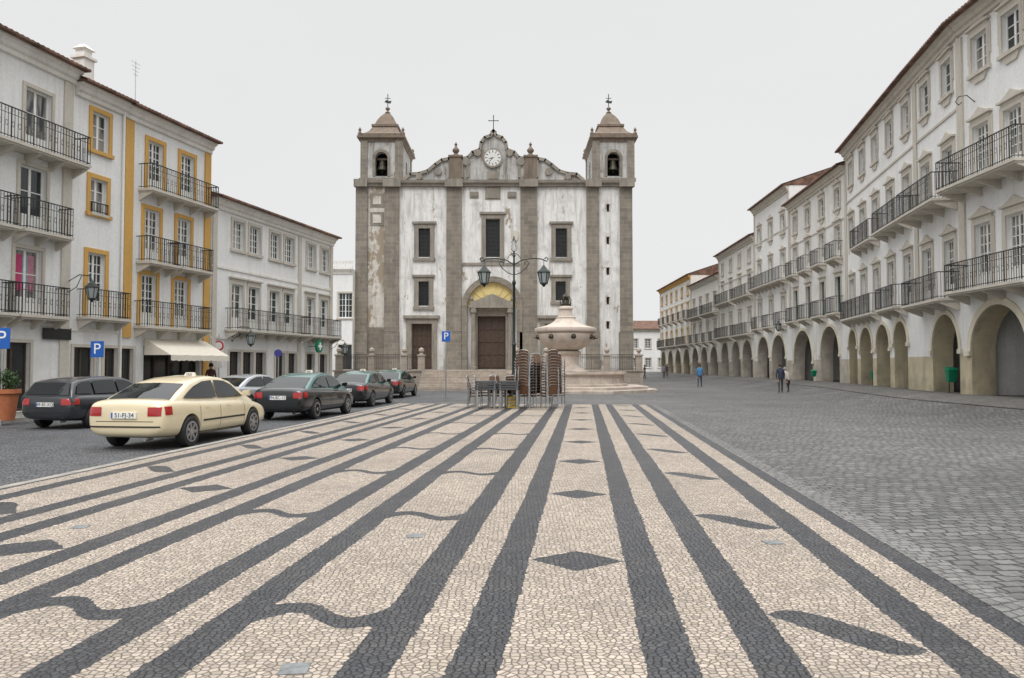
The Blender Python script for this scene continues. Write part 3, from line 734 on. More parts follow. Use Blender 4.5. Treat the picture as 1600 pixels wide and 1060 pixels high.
for X0 in (.35,23.55):
    x0,x1=X0,X0+4.0; y0,y1=.1,7.5; zb,zt=19.98,24.1; cx=(x0+x1)/2; cy=(y0+y1)/2
    m=M(); ow=.62; sp=22.3
    def wallp(P,L,o0,o1):
        for a,c in ((0,o0),(o1,L)): m.face([P(a,0,zb),P(c,0,zb),P(c,0,zt),P(a,0,zt)])
        m.face([P(o0,0,zb),P(o1,0,zb),P(o1,0,20.5),P(o0,0,20.5)])
        c0=(o0+o1)/2; r=(o1-o0)/2; n=12; dp=.7
        m.face([P(o0,0,20.5),P(o0,dp,20.5),P(o0,dp,sp),P(o0,0,sp)]);m.face([P(o1,0,20.5),P(o1,0,sp),P(o1,dp,sp),P(o1,dp,20.5)]);m.face([P(o0,0,20.5),P(o1,0,20.5),P(o1,dp,20.5),P(o0,dp,20.5)])
        for k in range(n):
            a=math.pi*k/n;b_=math.pi*(k+1)/n
            A=(c0-r*math.cos(a),sp+r*math.sin(a));B=(c0-r*math.cos(b_),sp+r*math.sin(b_))
            m.face([P(A[0],0,A[1]),P(B[0],0,B[1]),P(B[0],0,zt),P(A[0],0,zt)]); m.face([P(A[0],0,A[1]),P(A[0],dp,A[1]),P(B[0],dp,B[1]),P(B[0],0,B[1])])
    wallp(lambda s_,d_,z_:(x0+s_,y0+d_,z_),4.0,2-ow,2+ow)
    wallp(lambda s_,d_,z_:(x0+d_,y1-s_,z_),7.4,3.7-ow,3.7+ow)
    wallp(lambda s_,d_,z_:(x1-d_,y0+s_,z_),7.4,3.7-ow,3.7+ow)
    m.face([(x0,y1,zb),(x0,y1,zt),(x1,y1,zt),(x1,y1,zb)])
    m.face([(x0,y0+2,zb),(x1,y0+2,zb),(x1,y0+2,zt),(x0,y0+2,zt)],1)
    o=put(m.mesh('belfry',[M_churchd,M_dark]),'belfry',ch.e)
    m=M()
    for xa in (x0-.08,x1-.62): m.box(xa,xa+.7,y0-.12,y0-.003,zb,zt-.01)
    for xs_ in (x0-.083,x1+.003): 
        for ya in (y0-.1,y1-.7): m.box(xs_,xs_+.08,ya,ya+.7,zb,zt-.01)
    m.box(x0-.2,x1+.2,y0-.22,y1+.2,zb,zb+.3)
    for xa,xb in ((cx-ow-.25,cx-ow-.003),(cx+ow+.003,cx+ow+.25)): m.box(xa,xb,y0-.08,y0-.003,20.5,sp)
    P=lambda rr,an,y:(cx-rr*math.cos(an),y,sp+rr*math.sin(an))
    m.grid([[P(ow,a,y0-.003),P(ow+.28,a,y0-.003),P(ow+.28,a,y0-.09),P(ow,a,y0-.09)] for a in [math.pi*k/12 for k in range(13)]])
    put(m.mesh('belfry_trim',[M_gran]),'belfry_trim',o)
    m=M(); m.rect([(2.1,3.8,23.95),(2.15,3.85,24.2),(2.4,4.1,24.3),(2.4,4.1,24.5),(2.2,3.8,24.52),(2.2,3.8,24.8),(1.95,3.3,24.95),(1.7,2.8,25.2),(1.5,2.35,25.5),(1.35,1.98,25.85),(1.25,1.72,26.1),(1.36,1.85,26.12),(1.36,1.85,26.35),(1.12,1.5,26.4),(1.0,1.25,26.75),(.84,1.0,27.15),(.6,.68,27.55),(.36,.4,27.85),(.22,.22,28.0)],cx,cy)
    m.rev([(.2,27.99),(.3,28.1),(.14,28.22),(.1,28.35),(.24,28.48),(.24,28.6),(.04,28.75)],cx,cy,12)
    for sx in (-1,1):
        for sy in (-1,1): m.rev([(.2,24.5),(.22,24.8),(.1,24.95),(.17,25.15),(.02,25.4)],cx+sx*2.15,cy+sy*3.8,8)
    put(m.mesh('cupola',[M_cupola]),'cupola',o)
    m=M(); m.cyl((cx,cy,28.5),(cx,cy,30.1),.045,n=5); m.cyl((cx-.3,cy,29.65),(cx+.3,cy,29.65),.035,n=5); m.prism([(cx-.35,29.25),(cx-.1,29.15),(cx+.3,29.1),(cx+.38,29.4),(cx+.1,29.35),(cx-.15,29.5)],cy-.03,cy+.03)
    put(m.mesh('weathervane',[M_iron]),'weathervane',o)
    m=M(); m.rev([(.5,21.2),(.48,21.3),(.36,21.6),(.3,22.0),(.18,22.2),(.03,22.25)],cx,y0+.5,16); m.box(cx-ow,cx+ow,y0+.42,y0+.58,22.22,22.42,1); m.cyl((cx,y0+.5,20.95),(cx,y0+.5,21.3),.07,n=8)
    put(m.mesh('bell',[M_bronze,M_bfr]),'bell',o)
m=M(); cx,cz=CP(769,480); n=28
P=lambda rr,an,y:(cx-rr*math.cos(an),y,cz+rr*math.sin(an))
rg=[[P(2.45,0,-.004)[:2]+(1.2,),P(3.0,0,-.004)[:2]+(1.2,),P(3.0,0,-.5)[:2]+(1.2,),P(2.45,0,-.5)[:2]+(1.2,)]]
rg+=[[P(2.45,a,-.004),P(3.0,a,-.004),P(3.0,a,-.5),P(2.45,a,-.5)] for a in [math.pi*k/n for k in range(n+1)]]
rg+=[[(2*cx-p[0],p[1],p[2]) for p in rg[0]]]
m.grid(rg); o=put(m.mesh('portal',[M_gran]),'portal',ch.e)
m=M(); m.face([P(2.45,math.pi*k/n,-.03) for k in range(n+1)]); put(m.mesh('lunette',[M_lun]),'lunette',o,label='ochre yellow half round panel above the door')
m=M()
for k in range(1,9):
    a=math.pi*k/9; m.tube([P(r_,a,-.05) for r_ in (1.3,2.3)],.05,6)
m.cyl((cx,-.12,cz+1.3),(cx,-.02,cz+1.3),.5,n=14)
put(m.mesh('lunette_ornament',[M_lun]),'lunette_ornament',o)
m=M(); zt=cz-.1
m.prism([(cx-2.1,zt+.25),(cx+2.1,zt+.25),(cx+2.1,zt+.45),(cx,zt+1.35),(cx-2.1,zt+.45)],-.9,-.25); m.box(cx-2.2,cx+2.2,-1.0,-.25,zt-.05,zt+.25)
for sx in (-1,1):
    m.rev([(.36,1.2),(.36,1.45),(.26,1.5),(.24,3.5),(.21,zt-.6),(.34,zt-.5),(.34,zt-.05)],cx+sx*1.8,-.65,14)
    m.rev([(.22,zt+.2),(.22,zt+.5),(.1,zt+.6),(.2,zt+.85),(.02,zt+1.2)],cx+sx*2.0,-.6,8)
put(m.mesh('pediment',[M_trimstone]),'pediment',o)
pl=top('church_terrace','raised stone terrace with steps and iron railings before the church','terrace',(0,54,0))
m=M(); m.box(-12.5,9.2,0,21.9,-.2,1.18); m.box(-12.6,9.3,-.08,.5,1.18,1.28); m.box(-12.55,9.25,-.03,-.002,-.2,.25)
put(m.mesh('terrace_base',[M_plat]),'terrace_base',pl)
m=M()
prf=[(-.085,-.2)]+[q for k in range(6,-1,-1) for q in ((-.34*(6-k)-.085,.17*(k+1)),(-.34*(7-k)-.085,.17*(k+1)))]+[(-.34*7-.085,-.2)]
m.grid([[(x,y,z) for y,z in prf] for x in (-6.3,0.2)])
put(m.mesh('steps',[M_plat]),'steps',pl)
xp=[-12.2,-9.9,-7.6,-6.4,.3,2.4,4.5,6.7,8.95]
m=M(); m.rect([(.22,.22,0),(.22,.22,1.0),(.28,.28,1.0),(.28,.28,1.1),(.2,.2,1.1)],0,0); m.rev([(.2,1.09),(.08,1.2),(.2,1.36),(.17,1.5),(.02,1.6)],0,0,10); pm_=m.mesh('stone_post',[M_plat])
for x in xp: put(pm_,'stone_post',pl,(x,.22,1.28))
for a,c in zip(xp,xp[1:]):
    if a==-6.4: continue
    key='rl%.1f'%(c-a)
    if key not in CACHE:
        m=M(); railing(m,.22,c-a-.22,0,0,1.1,0,False,sp=.13)
        nn=int((c-a-.5)/.17)
        for k in range(nn):
            x=.35+k*(c-a-.6)/nn
            m.tube([(x+.07*math.cos(q),0,.9+.07*math.sin(q)) for q in [i*math.pi/4 for i in range(9)]],.012,4)
        CACHE[key]=m.mesh('railing',[M_iron])
    put(CACHE[key],'railing',pl,(a,.22,1.28))
# ================= fountain
fo=top('fountain','pale marble fountain with dome shaped bowl on stepped base','fountain',(3.43,49,0))
m=M()
for r,z0,z1 in ((5.9,-.2,.17),(5.3,.17,.34)): m.rev([(r,z0),(r,z1-.03),(r-.03,z1)],0,0,8,0,math.pi/8)
m.rev([(3.9,.34),(3.9,.45),(3.7,.5),(3.65,1.0),(3.85,1.08),(3.85,1.2),(3.4,1.2),(3.4,.8),(.5,.8)],0,0,32)
put(m.mesh('basin',[M_marble]),'basin',fo)
m=M(); m.rev([(1.5,.6),(1.5,1.25),(1.2,1.35),(.95,1.5),(.85,1.75),(.8,2.2),(.95,2.35),(.95,2.5),(.75,2.55)],0,0,24); put(m.mesh('pedestal',[M_marble],smooth=True),'pedestal',fo)
m=M(); m.rev([(.75,2.55),(1.15,2.72),(1.55,3.0),(1.8,3.35),(1.84,3.58),(1.76,3.68),(1.96,3.75),(2.0,3.86),(1.96,3.98),(1.7,4.04),(1.3,4.14),(.95,4.28),(.72,4.45),(.62,4.6),(.66,4.66),(.5,4.72),(.42,4.95),(.4,5.15),(.48,5.2),(.48,5.28),(.3,5.4)],0,0,40)
bowl=put(m.mesh('bowl',[M_marble],smooth=True),'bowl',fo)
m=M(); m.rev([(.3,5.4),(.36,5.5),(.2,5.58),(.12,5.8),(.22,5.95),(.26,6.0),(.15,6.1),(.03,6.25)],0,0,12)
for k in range(6):
    a=k*math.pi/3; m.tube([(.3*math.cos(a),.3*math.sin(a),5.5),(.36*math.cos(a),.36*math.sin(a),5.8),(.2*math.cos(a),.2*math.sin(a),6.02),(0,0,6.15)],.03,5)
put(m.mesh('bronze_crown',[M_bronze]),'bronze_crown',fo)
m=M(); m.rev([(.02,-.16),(.14,-.1),(.17,0),(.12,.12),(.02,.17)],0,0,10); m.cyl((0,-.1,-.03),(0,-.3,-.06),.035,n=6); me=m.mesh('spout',[M_bronze])
for k in range(8):
    a=k*math.pi/4+.2; put(me,'spout',bowl,(1.82*math.cos(a),1.82*math.sin(a),3.4),a+math.pi/2)
# ================= street lamp
def lantern(m,x,y,z,s=1.0):
    m.rev([(.02*s,z),(.05*s,z-.06*s),(.1*s,z-.12*s),(.16*s,z-.2*s),(.33*s,z-.36*s),(.34*s,z-.40*s),(.30*s,z-.42*s)],x,y,6,0)
    m.rev([(.28*s,z-.42*s),(.17*s,z-.92*s)],x,y,6,1)
    for k in range(6):
        a=k*math.pi/3; m.cyl((x+.295*s*math.cos(a),y+.295*s*math.sin(a),z-.41*s),(x+.18*s*math.cos(a),y+.18*s*math.sin(a),z-.93*s),.022*s,n=4,m=0)
    m.rev([(.2*s,z-.92*s),(.2*s,z-.96*s),(.1*s,z-1.02*s),(.03*s,z-1.12*s)],x,y,6,0)
sl=top('street_lamp','black cast iron lamp post with two hanging lanterns','street lamp',(.1,38,0))
m=M(); m.rev([(.26,-.1),(.26,.25),(.2,.3),(.2,.9),(.24,.95),(.14,1.05),(.1,1.3),(.085,2.6),(.12,2.65),(.07,2.75),(.06,5.6),(.1,5.65),(.1,5.75),(.05,5.85),(.045,7.0),(.09,7.05),(.05,7.15),(.03,7.3)],0,0,12)
put(m.mesh('post',[M_lampiron],smooth=True),'post',sl)
m=M()
for k in range(4):
    a=k*math.pi/2+.4; c_,s__=math.cos(a),math.sin(a)
    m.tube([(r_*c_,r_*s__,z_) for r_,z_ in ((.03,7.25),(.13,7.35),(.16,7.5),(.1,7.62),(.13,7.74),(.03,7.9),(.005,8.05))],.014,5)
put(m.mesh('crown_finial',[M_lampiron]),'crown_finial',sl)
for sx in (-1,1):
    m=M()
    m.tube([(sx*x,0,z) for x,z in ((0,6.6),(.4,6.85),(.9,6.93),(1.35,6.9),(1.62,6.78),(1.7,6.9),(1.6,6.98),(1.52,6.9))],.03,6)
    m.tube([(sx*x,0,z) for x,z in ((0,6.1),(.3,6.2),(.6,6.45),(.75,6.7),(.65,6.8),(.52,6.72),(.55,6.6))],.022,6)
    m.cyl((sx*1.48,0,6.9),(sx*1.48,0,6.6),.015,n=5)
    m.tube([(sx*x,0,z) for x,z in ((.02,7.2),(.2,7.1),(.35,6.9))],.018,5)
    put(m.mesh('bracket_arm',[M_lampiron]),'bracket_arm',sl)
    m=M(); lantern(m,0,0,0,1.0); put(m.mesh('lantern',[M_lampiron,M_lglass]),'lantern',sl,(sx*1.48,0,6.62))
def walllamp(b,x,z,label):
    p=b.P0+b.d*x; e=top('wall_lantern',label,'lantern',(p.x,p.y,z),b.e.rotation_euler[2])
    m=M(); m.tube([(0,-.01,.1),(0,-.5,.35),(0,-.95,.3),(0,-1.05,.15)],.02,6); m.tube([(0,-.01,-.3),(0,-.4,-.1),(0,-.6,.3)],.015,6); m.box(-.05,.05,-.02,-.003,-.4,.2)
    put(m.mesh('bracket',[M_iron]),'bracket',e)
    m=M(); lantern(m,0,-1.05,.17,.75); put(m.mesh('lantern',[M_lampiron,M_lglass]),'lantern',e)
walllamp(L1,L1.L-.2,4.6,'black iron lantern on wall bracket beside ochre framed door')
walllamp(L4,L4.X(362),3.2,'black iron lantern on wall bracket under long balcony')
walllamp(L4,L4.L-.3,2.9,'black iron lantern on wall bracket at house corner')
walllamp(B1,.4,4.9,'black iron lantern on wall bracket above arcade')
# ================= signs, bins, covers
def sign(x,y,h,sz,label):
    e=top('parking_sign',label,'sign',(x,y,0))
    m=M(); m.cyl((0,0,-.1),(0,0,h+sz*.5),.03,n=8); put(m.mesh('pole',[M_steel]),'pole',e)
    m=M(); m.box(-sz/2,sz/2,-.06,-.035,h-sz*.62,h+sz*.62); p=put(m.mesh('panel',[M_blue],bevel=.008),'panel',e)
    put(textmesh('P',sz*1.15,M_wsign),'lettering',p,(0,-.065,h),rot=(math.pi/2,0,0))
def gpt(px,py,z=0.0):
    rx,ry,rz=ray(px,py); l=(z-CH)/rz; return rx*l,ry*l
Y=38;sign((697-800)/F*Y,Y,CH+(571-526)/F*Y,.42,'blue parking sign on thin pole')
Y=26;sign((153-800)/F*Y,Y,CH+(571-546)/F*Y,.44,'blue parking sign on thin pole by white house')
Y=22;sign((4-800)/F*Y,Y,CH+(571-529)/F*Y,.48,'blue parking sign on thin pole near shop door')
Y=40; e=top('road_sign','small round dark blue sign on pole beside facade','sign',((435-800)/F*Y,Y,0))
m=M(); m.cyl((0,0,-.1),(0,0,2.4),.03,n=8); put(m.mesh('pole',[M_steel]),'pole',e)
m=M(); m.cyl((0,-.06,2.25),(0,-.035,2.25),.2,n=20); put(m.mesh('panel',[M_purple]),'panel',e)
Y=37; e=top('road_sign','round white sign with red rim on pole near cafe','sign',((342-800)/F*Y,Y,0))
m=M(); m.cyl((0,0,-.1),(0,0,3.1),.03,n=8); put(m.mesh('pole',[M_steel]),'pole',e)
m=M(); m.cyl((0,-.06,2.55),(0,-.035,2.55),.25,n=20); p=put(m.mesh('panel',[M_red]),'panel',e)
m=M(); m.cyl((0,-.07,2.55),(0,-.062,2.55),.18,n=20); put(m.mesh('centre',[M_wsign]),'centre',p)
m=M(); m.box(-.2,.2,-.06,-.035,1.5,2.1); put(m.mesh('lower_panel',[M_wsign]),'lower_panel',e)
m=M(); m.cyl((0,0,0),(0,0,1.15),.025,n=8); bp=m.mesh('post',[M_iron])
m=M(); m.grid([[(-.17,-.3,.5),(.17,-.3,.5),(.17,-.05,.5),(-.17,-.05,.5)],[(-.22,-.38,1.0),(.22,-.38,1.0),(.22,-.03,1.0),(-.22,-.03,1.0)],[(-.24,-.4,1.0),(.24,-.4,1.0),(.24,-.02,1.0),(-.24,-.02,1.0)],[(-.23,-.36,1.06),(.23,-.36,1.06),(.23,-.02,1.16),(-.23,-.02,1.16)]],0)
bb=m.mesh('bin_body',[M_green],bevel=.012)
for px,Y in ((1482,31),(1363,43),(1270,53)):
    x=(px-800)/F*Y; e=top('litter_bin','green plastic litter bin on a thin iron post','litter bin',(x,Y,gz(x,Y)),group='green litter bins along the arcade'); e.scale=(.85,.85,.92) if px==1482 else (.72,)*3; put(bp,'post',e); put(bb,'bin_body',e)
mc=M(); mc.rect([(.075,.075,-.02),(.075,.075,.006),(.066,.066,.0085)],0,0); cov=mc.mesh('cover',[simple('cover_steel',(.20,.21,.21),.65,.2,.3,20)])
for px,py in ((460,1046),(648,838),(1207,848),(125,824)):
    x,y=gpt(px,py); o=top('access_cover','small square steel access cover set in mosaic paving','access cover',(x,y,0),.1,me=cov,group='square access covers in the paving')
e=top('plant_pot','tall terracotta pot with small shrub by the shop','planter',(-14.6,22.2,.03))
m=M(); m.rev([(.22,0),(.24,.1),(.32,.75),(.38,.78),(.38,.9),(.33,.9),(.3,.8)],0,0,20); put(m.mesh('pot',[M_terra],smooth=True),'pot',e)
m=M()
for i in range(500):
    v=Vector((R.gauss(0,1),R.gauss(0,1),R.gauss(0,1))).normalized()*R.uniform(.1,.36); c=Vector((0,0,1.15))+v
    a=Vector((R.gauss(0,1),R.gauss(0,1),R.gauss(0,1))).normalized()*.05; b_=a.cross(Vector((R.gauss(0,1),R.gauss(0,1),R.gauss(0,1)))).normalized()*.03
    m.face([c-a,c+b_,c+a,c-b_])
put(m.mesh('shrub',[M_leaf]),'shrub',e)
# ================= chairs and tables
def mkchair():
    e=top('cafe_chair','aluminium cafe chair with brown woven seat, stacked outdoors','chair',(0,0,0),group='stacked cafe chairs on the square')
    m=M()
    for sx in (-1,1):
        m.tube([(sx*.26,-.24,0),(sx*.25,-.22,.45),(sx*.27,-.2,.66),(sx*.28,.05,.68),(sx*.24,.22,.64)],.014,6)
        m.tube([(sx*.24,.3,0),(sx*.22,.2,.45),(sx*.2,.3,.85)],.014,6)
    m.tube([(-.2,.3,.85),(-.1,.32,.9),(.1,.32,.9),(.2,.3,.85)],.014,6); m.cyl((-.25,-.2,.43),(.25,-.2,.43),.012,n=6); m.cyl((-.22,.2,.43),(.22,.2,.43),.012,n=6)
    put(m.mesh('frame',[M_steel]),'frame',e)
    m=M(); m.box(-.23,.23,-.22,.2,.42,.455); put(m.mesh('seat',[M_wick],bevel=.006),'seat',e)
    m=M(); m.grid([[(-.21,.215,.52),(.21,.215,.52),(.21,.235,.52),(-.21,.235,.52)],[(-.2,.3,.86),(.2,.3,.86),(.2,.32,.86),(-.2,.32,.86)]],0); put(m.mesh('backrest',[M_wick]),'backrest',e)
    return e
c0=mkchair(); first=True
for sx,sy,n,rz in ((.58,29.2,13,2.6),(1.42,29.2,13,-2.7),(1.0,30.0,12,.3),(1.75,29.9,12,2.9),(.4,29.9,12,3.0),(-1.4,29.5,4,1.5),(-1.15,30.1,4,1.6),(-.6,30.1,4,.4),(.0,30.0,4,3.0),(-.3,29.6,4,1.2)):
    for k in range(n):
        loc=(sx+R.uniform(-.01,.01),sy-.012*k,k*.108); rr=rz+R.uniform(-.03,.03)
        if first: c0.location=loc; c0.rotation_euler=(0,0,rr); first=False
        else: copytree(c0,loc,rr)
def mktable():
    e=top('cafe_table','square dark topped cafe table with aluminium legs','table',(0,0,0),group='cafe tables on the square')
    m=M(); m.box(-.37,.37,-.37,.37,.70,.765); put(m.mesh('table_top',[M_tab],bevel=.005),'table_top',e)
    for sx in (-1,1):
        for sy in (-1,1):
            m=M(); m.cyl((sx*.32,sy*.32,0),(sx*.32,sy*.32,.70),.028,n=8); put(m.mesh('leg',[M_steel]),'leg',e)
    return e
t0=mktable(); t0.location=(-1.0,28.9,0); t0.rotation_euler=(0,0,.1)
for x,y,z,r in ((-1.0,28.9,.09,.13),(-1.0,28.9,.18,.08),(-1.0,28.9,.27,.12),(-.1,28.95,0,-.1),(-.1,28.95,.09,-.13),(-.1,28.95,.18,-.08),(-.1,28.95,.27,-.06),(-.55,29.5,0,.1),(-.55,29.5,.09,.06),(-.55,29.5,.18,.1)): copytree(t0,(x,y,z),r)
e=top('crate','yellow plastic crate standing between cafe tables','crate',(.0,29.35,0),.2)
m=M()
for z in (0,.12,.24,.36): m.rect([(.2,.15,z),(.2,.15,z+.07),(.18,.13,z+.07),(.18,.13,z+.005)],0,0)
for sx in (-.195,.175):
    for sy in (-.145,.125): m.box(sx,sx+.019,sy,sy+.019,0,.43)
put(m.mesh('crate_body',[M_yel]),'crate_body',e)
# ================= cars
def evalmesh(o):
    bpy.context.view_layer.update()
    return bpy.data.meshes.new_from_object(o.evaluated_get(bpy.context.evaluated_depsgraph_get()))
CARS={
 'sedan':dict(st=[(-2.4,.42,.82,.70),(-2.37,.30,.97,.81),(-2.2,.24,1.03,.87),(-1.5,.20,1.01,.885),(-.6,.19,.96,.89),(.5,.19,.94,.89),(1.15,.19,.92,.885),(1.6,.2,.86,.875),(2.05,.22,.77,.84),(2.33,.26,.68,.76),(2.42,.36,.58,.6)],
   prof=[(-2.0,.97),(-1.6,1.16),(-1.15,1.34),(-.6,1.44),(-.1,1.47),(.3,1.44),(.6,1.36),(1.4,.88)],
   sg=[[(-.24,1.0),(-.24,1.385),(-.65,1.365),(-1.05,1.27),(-1.4,1.13),(-1.6,1.03)],[(-.16,1.0),(.98,.98),(.56,1.27),(.3,1.36),(.05,1.38),(-.16,1.385)]],wb=(-1.42,1.4)),
 'wagon':dict(st=[(-2.25,.42,.80,.68),(-2.22,.30,.95,.80),(-2.0,.24,1.0,.87),(-1.4,.20,.98,.885),(-.6,.19,.96,.89),(.5,.19,.94,.89),(1.1,.19,.92,.885),(1.5,.2,.86,.875),(1.95,.22,.77,.83),(2.2,.26,.66,.74),(2.28,.36,.58,.6)],
   prof=[(-2.2,.93),(-1.95,1.34),(-1.7,1.41),(-1.1,1.46),(-.2,1.48),(.25,1.45),(.6,1.36),(1.35,.88)],
   sg=[[(-1.3,1.0),(-1.3,1.37),(-1.68,1.34),(-1.88,1.24),(-2.0,1.02)],[(-.24,1.0),(-.24,1.39),(-.75,1.39),(-1.22,1.37),(-1.22,1.0)],[(-.16,1.0),(.94,.98),(.54,1.27),(.28,1.36),(.05,1.385),(-.16,1.39)]],wb=(-1.35,1.3))}
fw=lambda z:.815-(z-.9)*.36-(max(0,z-1.3))**2*1.5
def carbase(kind):
    d=CARS[kind]; m=M(); rings=[]
    for y,zb,zt,w in d['st']:
        hf=[(0,zb),(w*.8,zb),(w*.97,zb+.1),(w,(zb*.5+zt*.5)),(w*.975,zt-.12),(w*.9,zt-.02),(w*.6,zt+.015),(0,zt+.025)]
        rings.append([(x,y,z) for x,z in hf]+[(-x,y,z) for x,z in hf[-2:0:-1]])
    m.grid(rings)
    me=m.mesh('b',[M_black],merge=True); o=bpy.data.objects.new('tmp',me); C.objects.link(o)
    sb=o.modifiers.new('s','SUBSURF'); sb.levels=2; sb.render_levels=2
    cuts=[]
    for wy in d['wb']:
        for sx in (-1,1):
            c=M(); c.cyl((sx*.5,wy,.33),(sx*1.2,wy,.33),.375,n=28); cm=c.mesh('c',[M_black],merge=True); co_=bpy.data.objects.new('tc',cm); C.objects.link(co_); cuts.append(co_)
            bo=o.modifiers.new('b','BOOLEAN'); bo.operation='DIFFERENCE'; bo.object=co_; bo.solver='EXACT'
    body=evalmesh(o)
    for mo in list(o.modifiers)[1:]: o.modifiers.remove(mo)
    full=evalmesh(o)
    bv=BVHTree.FromPolygons([v.co.copy() for v in full.vertices],[tuple(p.vertices) for p in full.polygons])
    bpy.data.objects.remove(o)
    for c in cuts: bpy.data.objects.remove(c)
    body.polygons.foreach_set('use_smooth',[True]*len(body.polygons))
    try: body.set_sharp_from_angle(angle=rad(45))
    except Exception: pass
    pr=d['prof']
    def sec(y,z,k):
        w=fw(z); return [(w,y,z-.05*k),(w-.02,y,z-.02*k),(w-.08,y,z),(w*.5,y,z+.018*k),(0,y,z+.025*k),(-w*.5,y,z+.018*k),(-w+.08,y,z),(-w+.02,y,z-.02*k),(-w,y,z-.05*k)]
    allr=[]
    for i,(y,z) in enumerate(pr):
        k=0.3 if i in (0,len(pr)-1) else 1.0
        allr.append([(fw(.88)+.005,y,.80)]+sec(y,z,k)+[(-fw(.88)-.005,y,.80)])
    m=M(); m.grid(allr); cab=m.mesh('cabin',[M_black],merge=True,smooth=True)
    gl=[]
    for poly in d['sg']:
        for sx in (-1,1):
            g=M(); g.face([(sx*(fw(z)+.012),y,z) for y,z in (poly if sx<0 else poly[::-1])]); gl.append(('side_window',g.mesh('side_window',[M_carglass])))
    def endg(seq,t0,t1,nm):
        rows=[]
        P=[Vector((0,y,z)) for y,z in seq]; tot=sum((b-a).length for a,b in zip(P,P[1:]))
        for q in range(7):
            L_=tot*(t0+(t1-t0)*q/6); a=0
            for p0,p1 in zip(P,P[1:]):
                l=(p1-p0).length
                if a+l>=L_ or p1 is P[-1]:
                    p=p0+(p1-p0)*((L_-a)/l); dd=(p1-p0).normalized(); nr=Vector((0,-dd.z,dd.y)); 
                    if nr.z<0: nr=-nr
                    break
                a+=l
            w=fw(p.z)-.10
            rows.append([(w*u,p.y+nr.y*(.03+.012*(1-u*u)),p.z+nr.z*(.012+.022*(1-abs(u)))) for u in (-1,-.6,-.2,.2,.6,1)])
        g=M(); g.grid(rows,0,close=False); gl.append((nm,g.mesh(nm,[M_carglass],smooth=True)))
    if kind=='sedan': endg(pr[0:3],.1,.93,'rear_window')
    else: endg(pr[0:2],.12,.95,'rear_window')
    endg(pr[:-3:-1],.08,.95,'windscreen')
    return body,cab,gl,bv,d
def patch(bv,mode,u0,u1,z0,z1,off=.008,nu=6,nz=4):
    m=M(); rows=[]
    for j in range(nz+1):
        r=[]
        for i in range(nu+1):
            u=u0+(u1-u0)*i/nu; z=z0+(z1-z0)*j/nz
            if mode=='rear': o_,d_=Vector((u,-4,z)),Vector((0,1,0))
            elif mode=='front': o_,d_=Vector((u,4,z)),Vector((0,-1,0))
            elif mode=='R': o_,d_=Vector((3,u,z)),Vector((-1,0,0))
            else: o_,d_=Vector((-3,u,z)),Vector((1,0,0))
            h=bv.ray_cast(o_,d_)
            if h[0] is None: return None
            r.append(h[0]-d_*off)
        rows.append(r)
    m.grid(rows,0,close=False); return m
BASE={k:carbase(k) for k in CARS}
m=M(); prof=[(.2,-.1),(.3,-.105),(.322,-.07),(.322,.07),(.3,.105),(.2,.1)]
n=28; m.grid([[(y,r*math.cos(2*math.pi*i/n),r*math.sin(2*math.pi*i/n)) for i in range(n)] for r,y in prof]); TY=m.mesh('tyre',[M_rubber],smooth=True)
m=M(); m.cyl((.06,0,0),(.075,0,0),.2,n=28,m=1)
for k in range(7):
    a=k*2*math.pi/7; c,s_=math.cos(a),math.sin(a); p=Vector((0,-s_,c))
    q0=Vector((.1,0,0))+Vector((0,c,s_))*.05; q1=Vector((.1,0,0))+Vector((0,c,s_))*.2
    m.grid([[q0-p*.035,q0+p*.035,q0+p*.035-Vector((.03,0,0)),q0-p*.035-Vector((.03,0,0))],[q1-p*.03,q1+p*.03,q1+p*.03-Vector((.03,0,0)),q1-p*.03-Vector((.03,0,0))]],0)
m.cyl((.07,0,0),(.108,0,0),.06,n=14); 
m.grid([[(x_,r*math.cos(2*math.pi*i/n),r*math.sin(2*math.pi*i/n)) for i in range(n)] for r,x_ in ((.185,.105),(.22,.109),(.22,.08),(.185,.08))],0,True,False,False)
RM=m.mesh('rim',[M_rim,M_black])
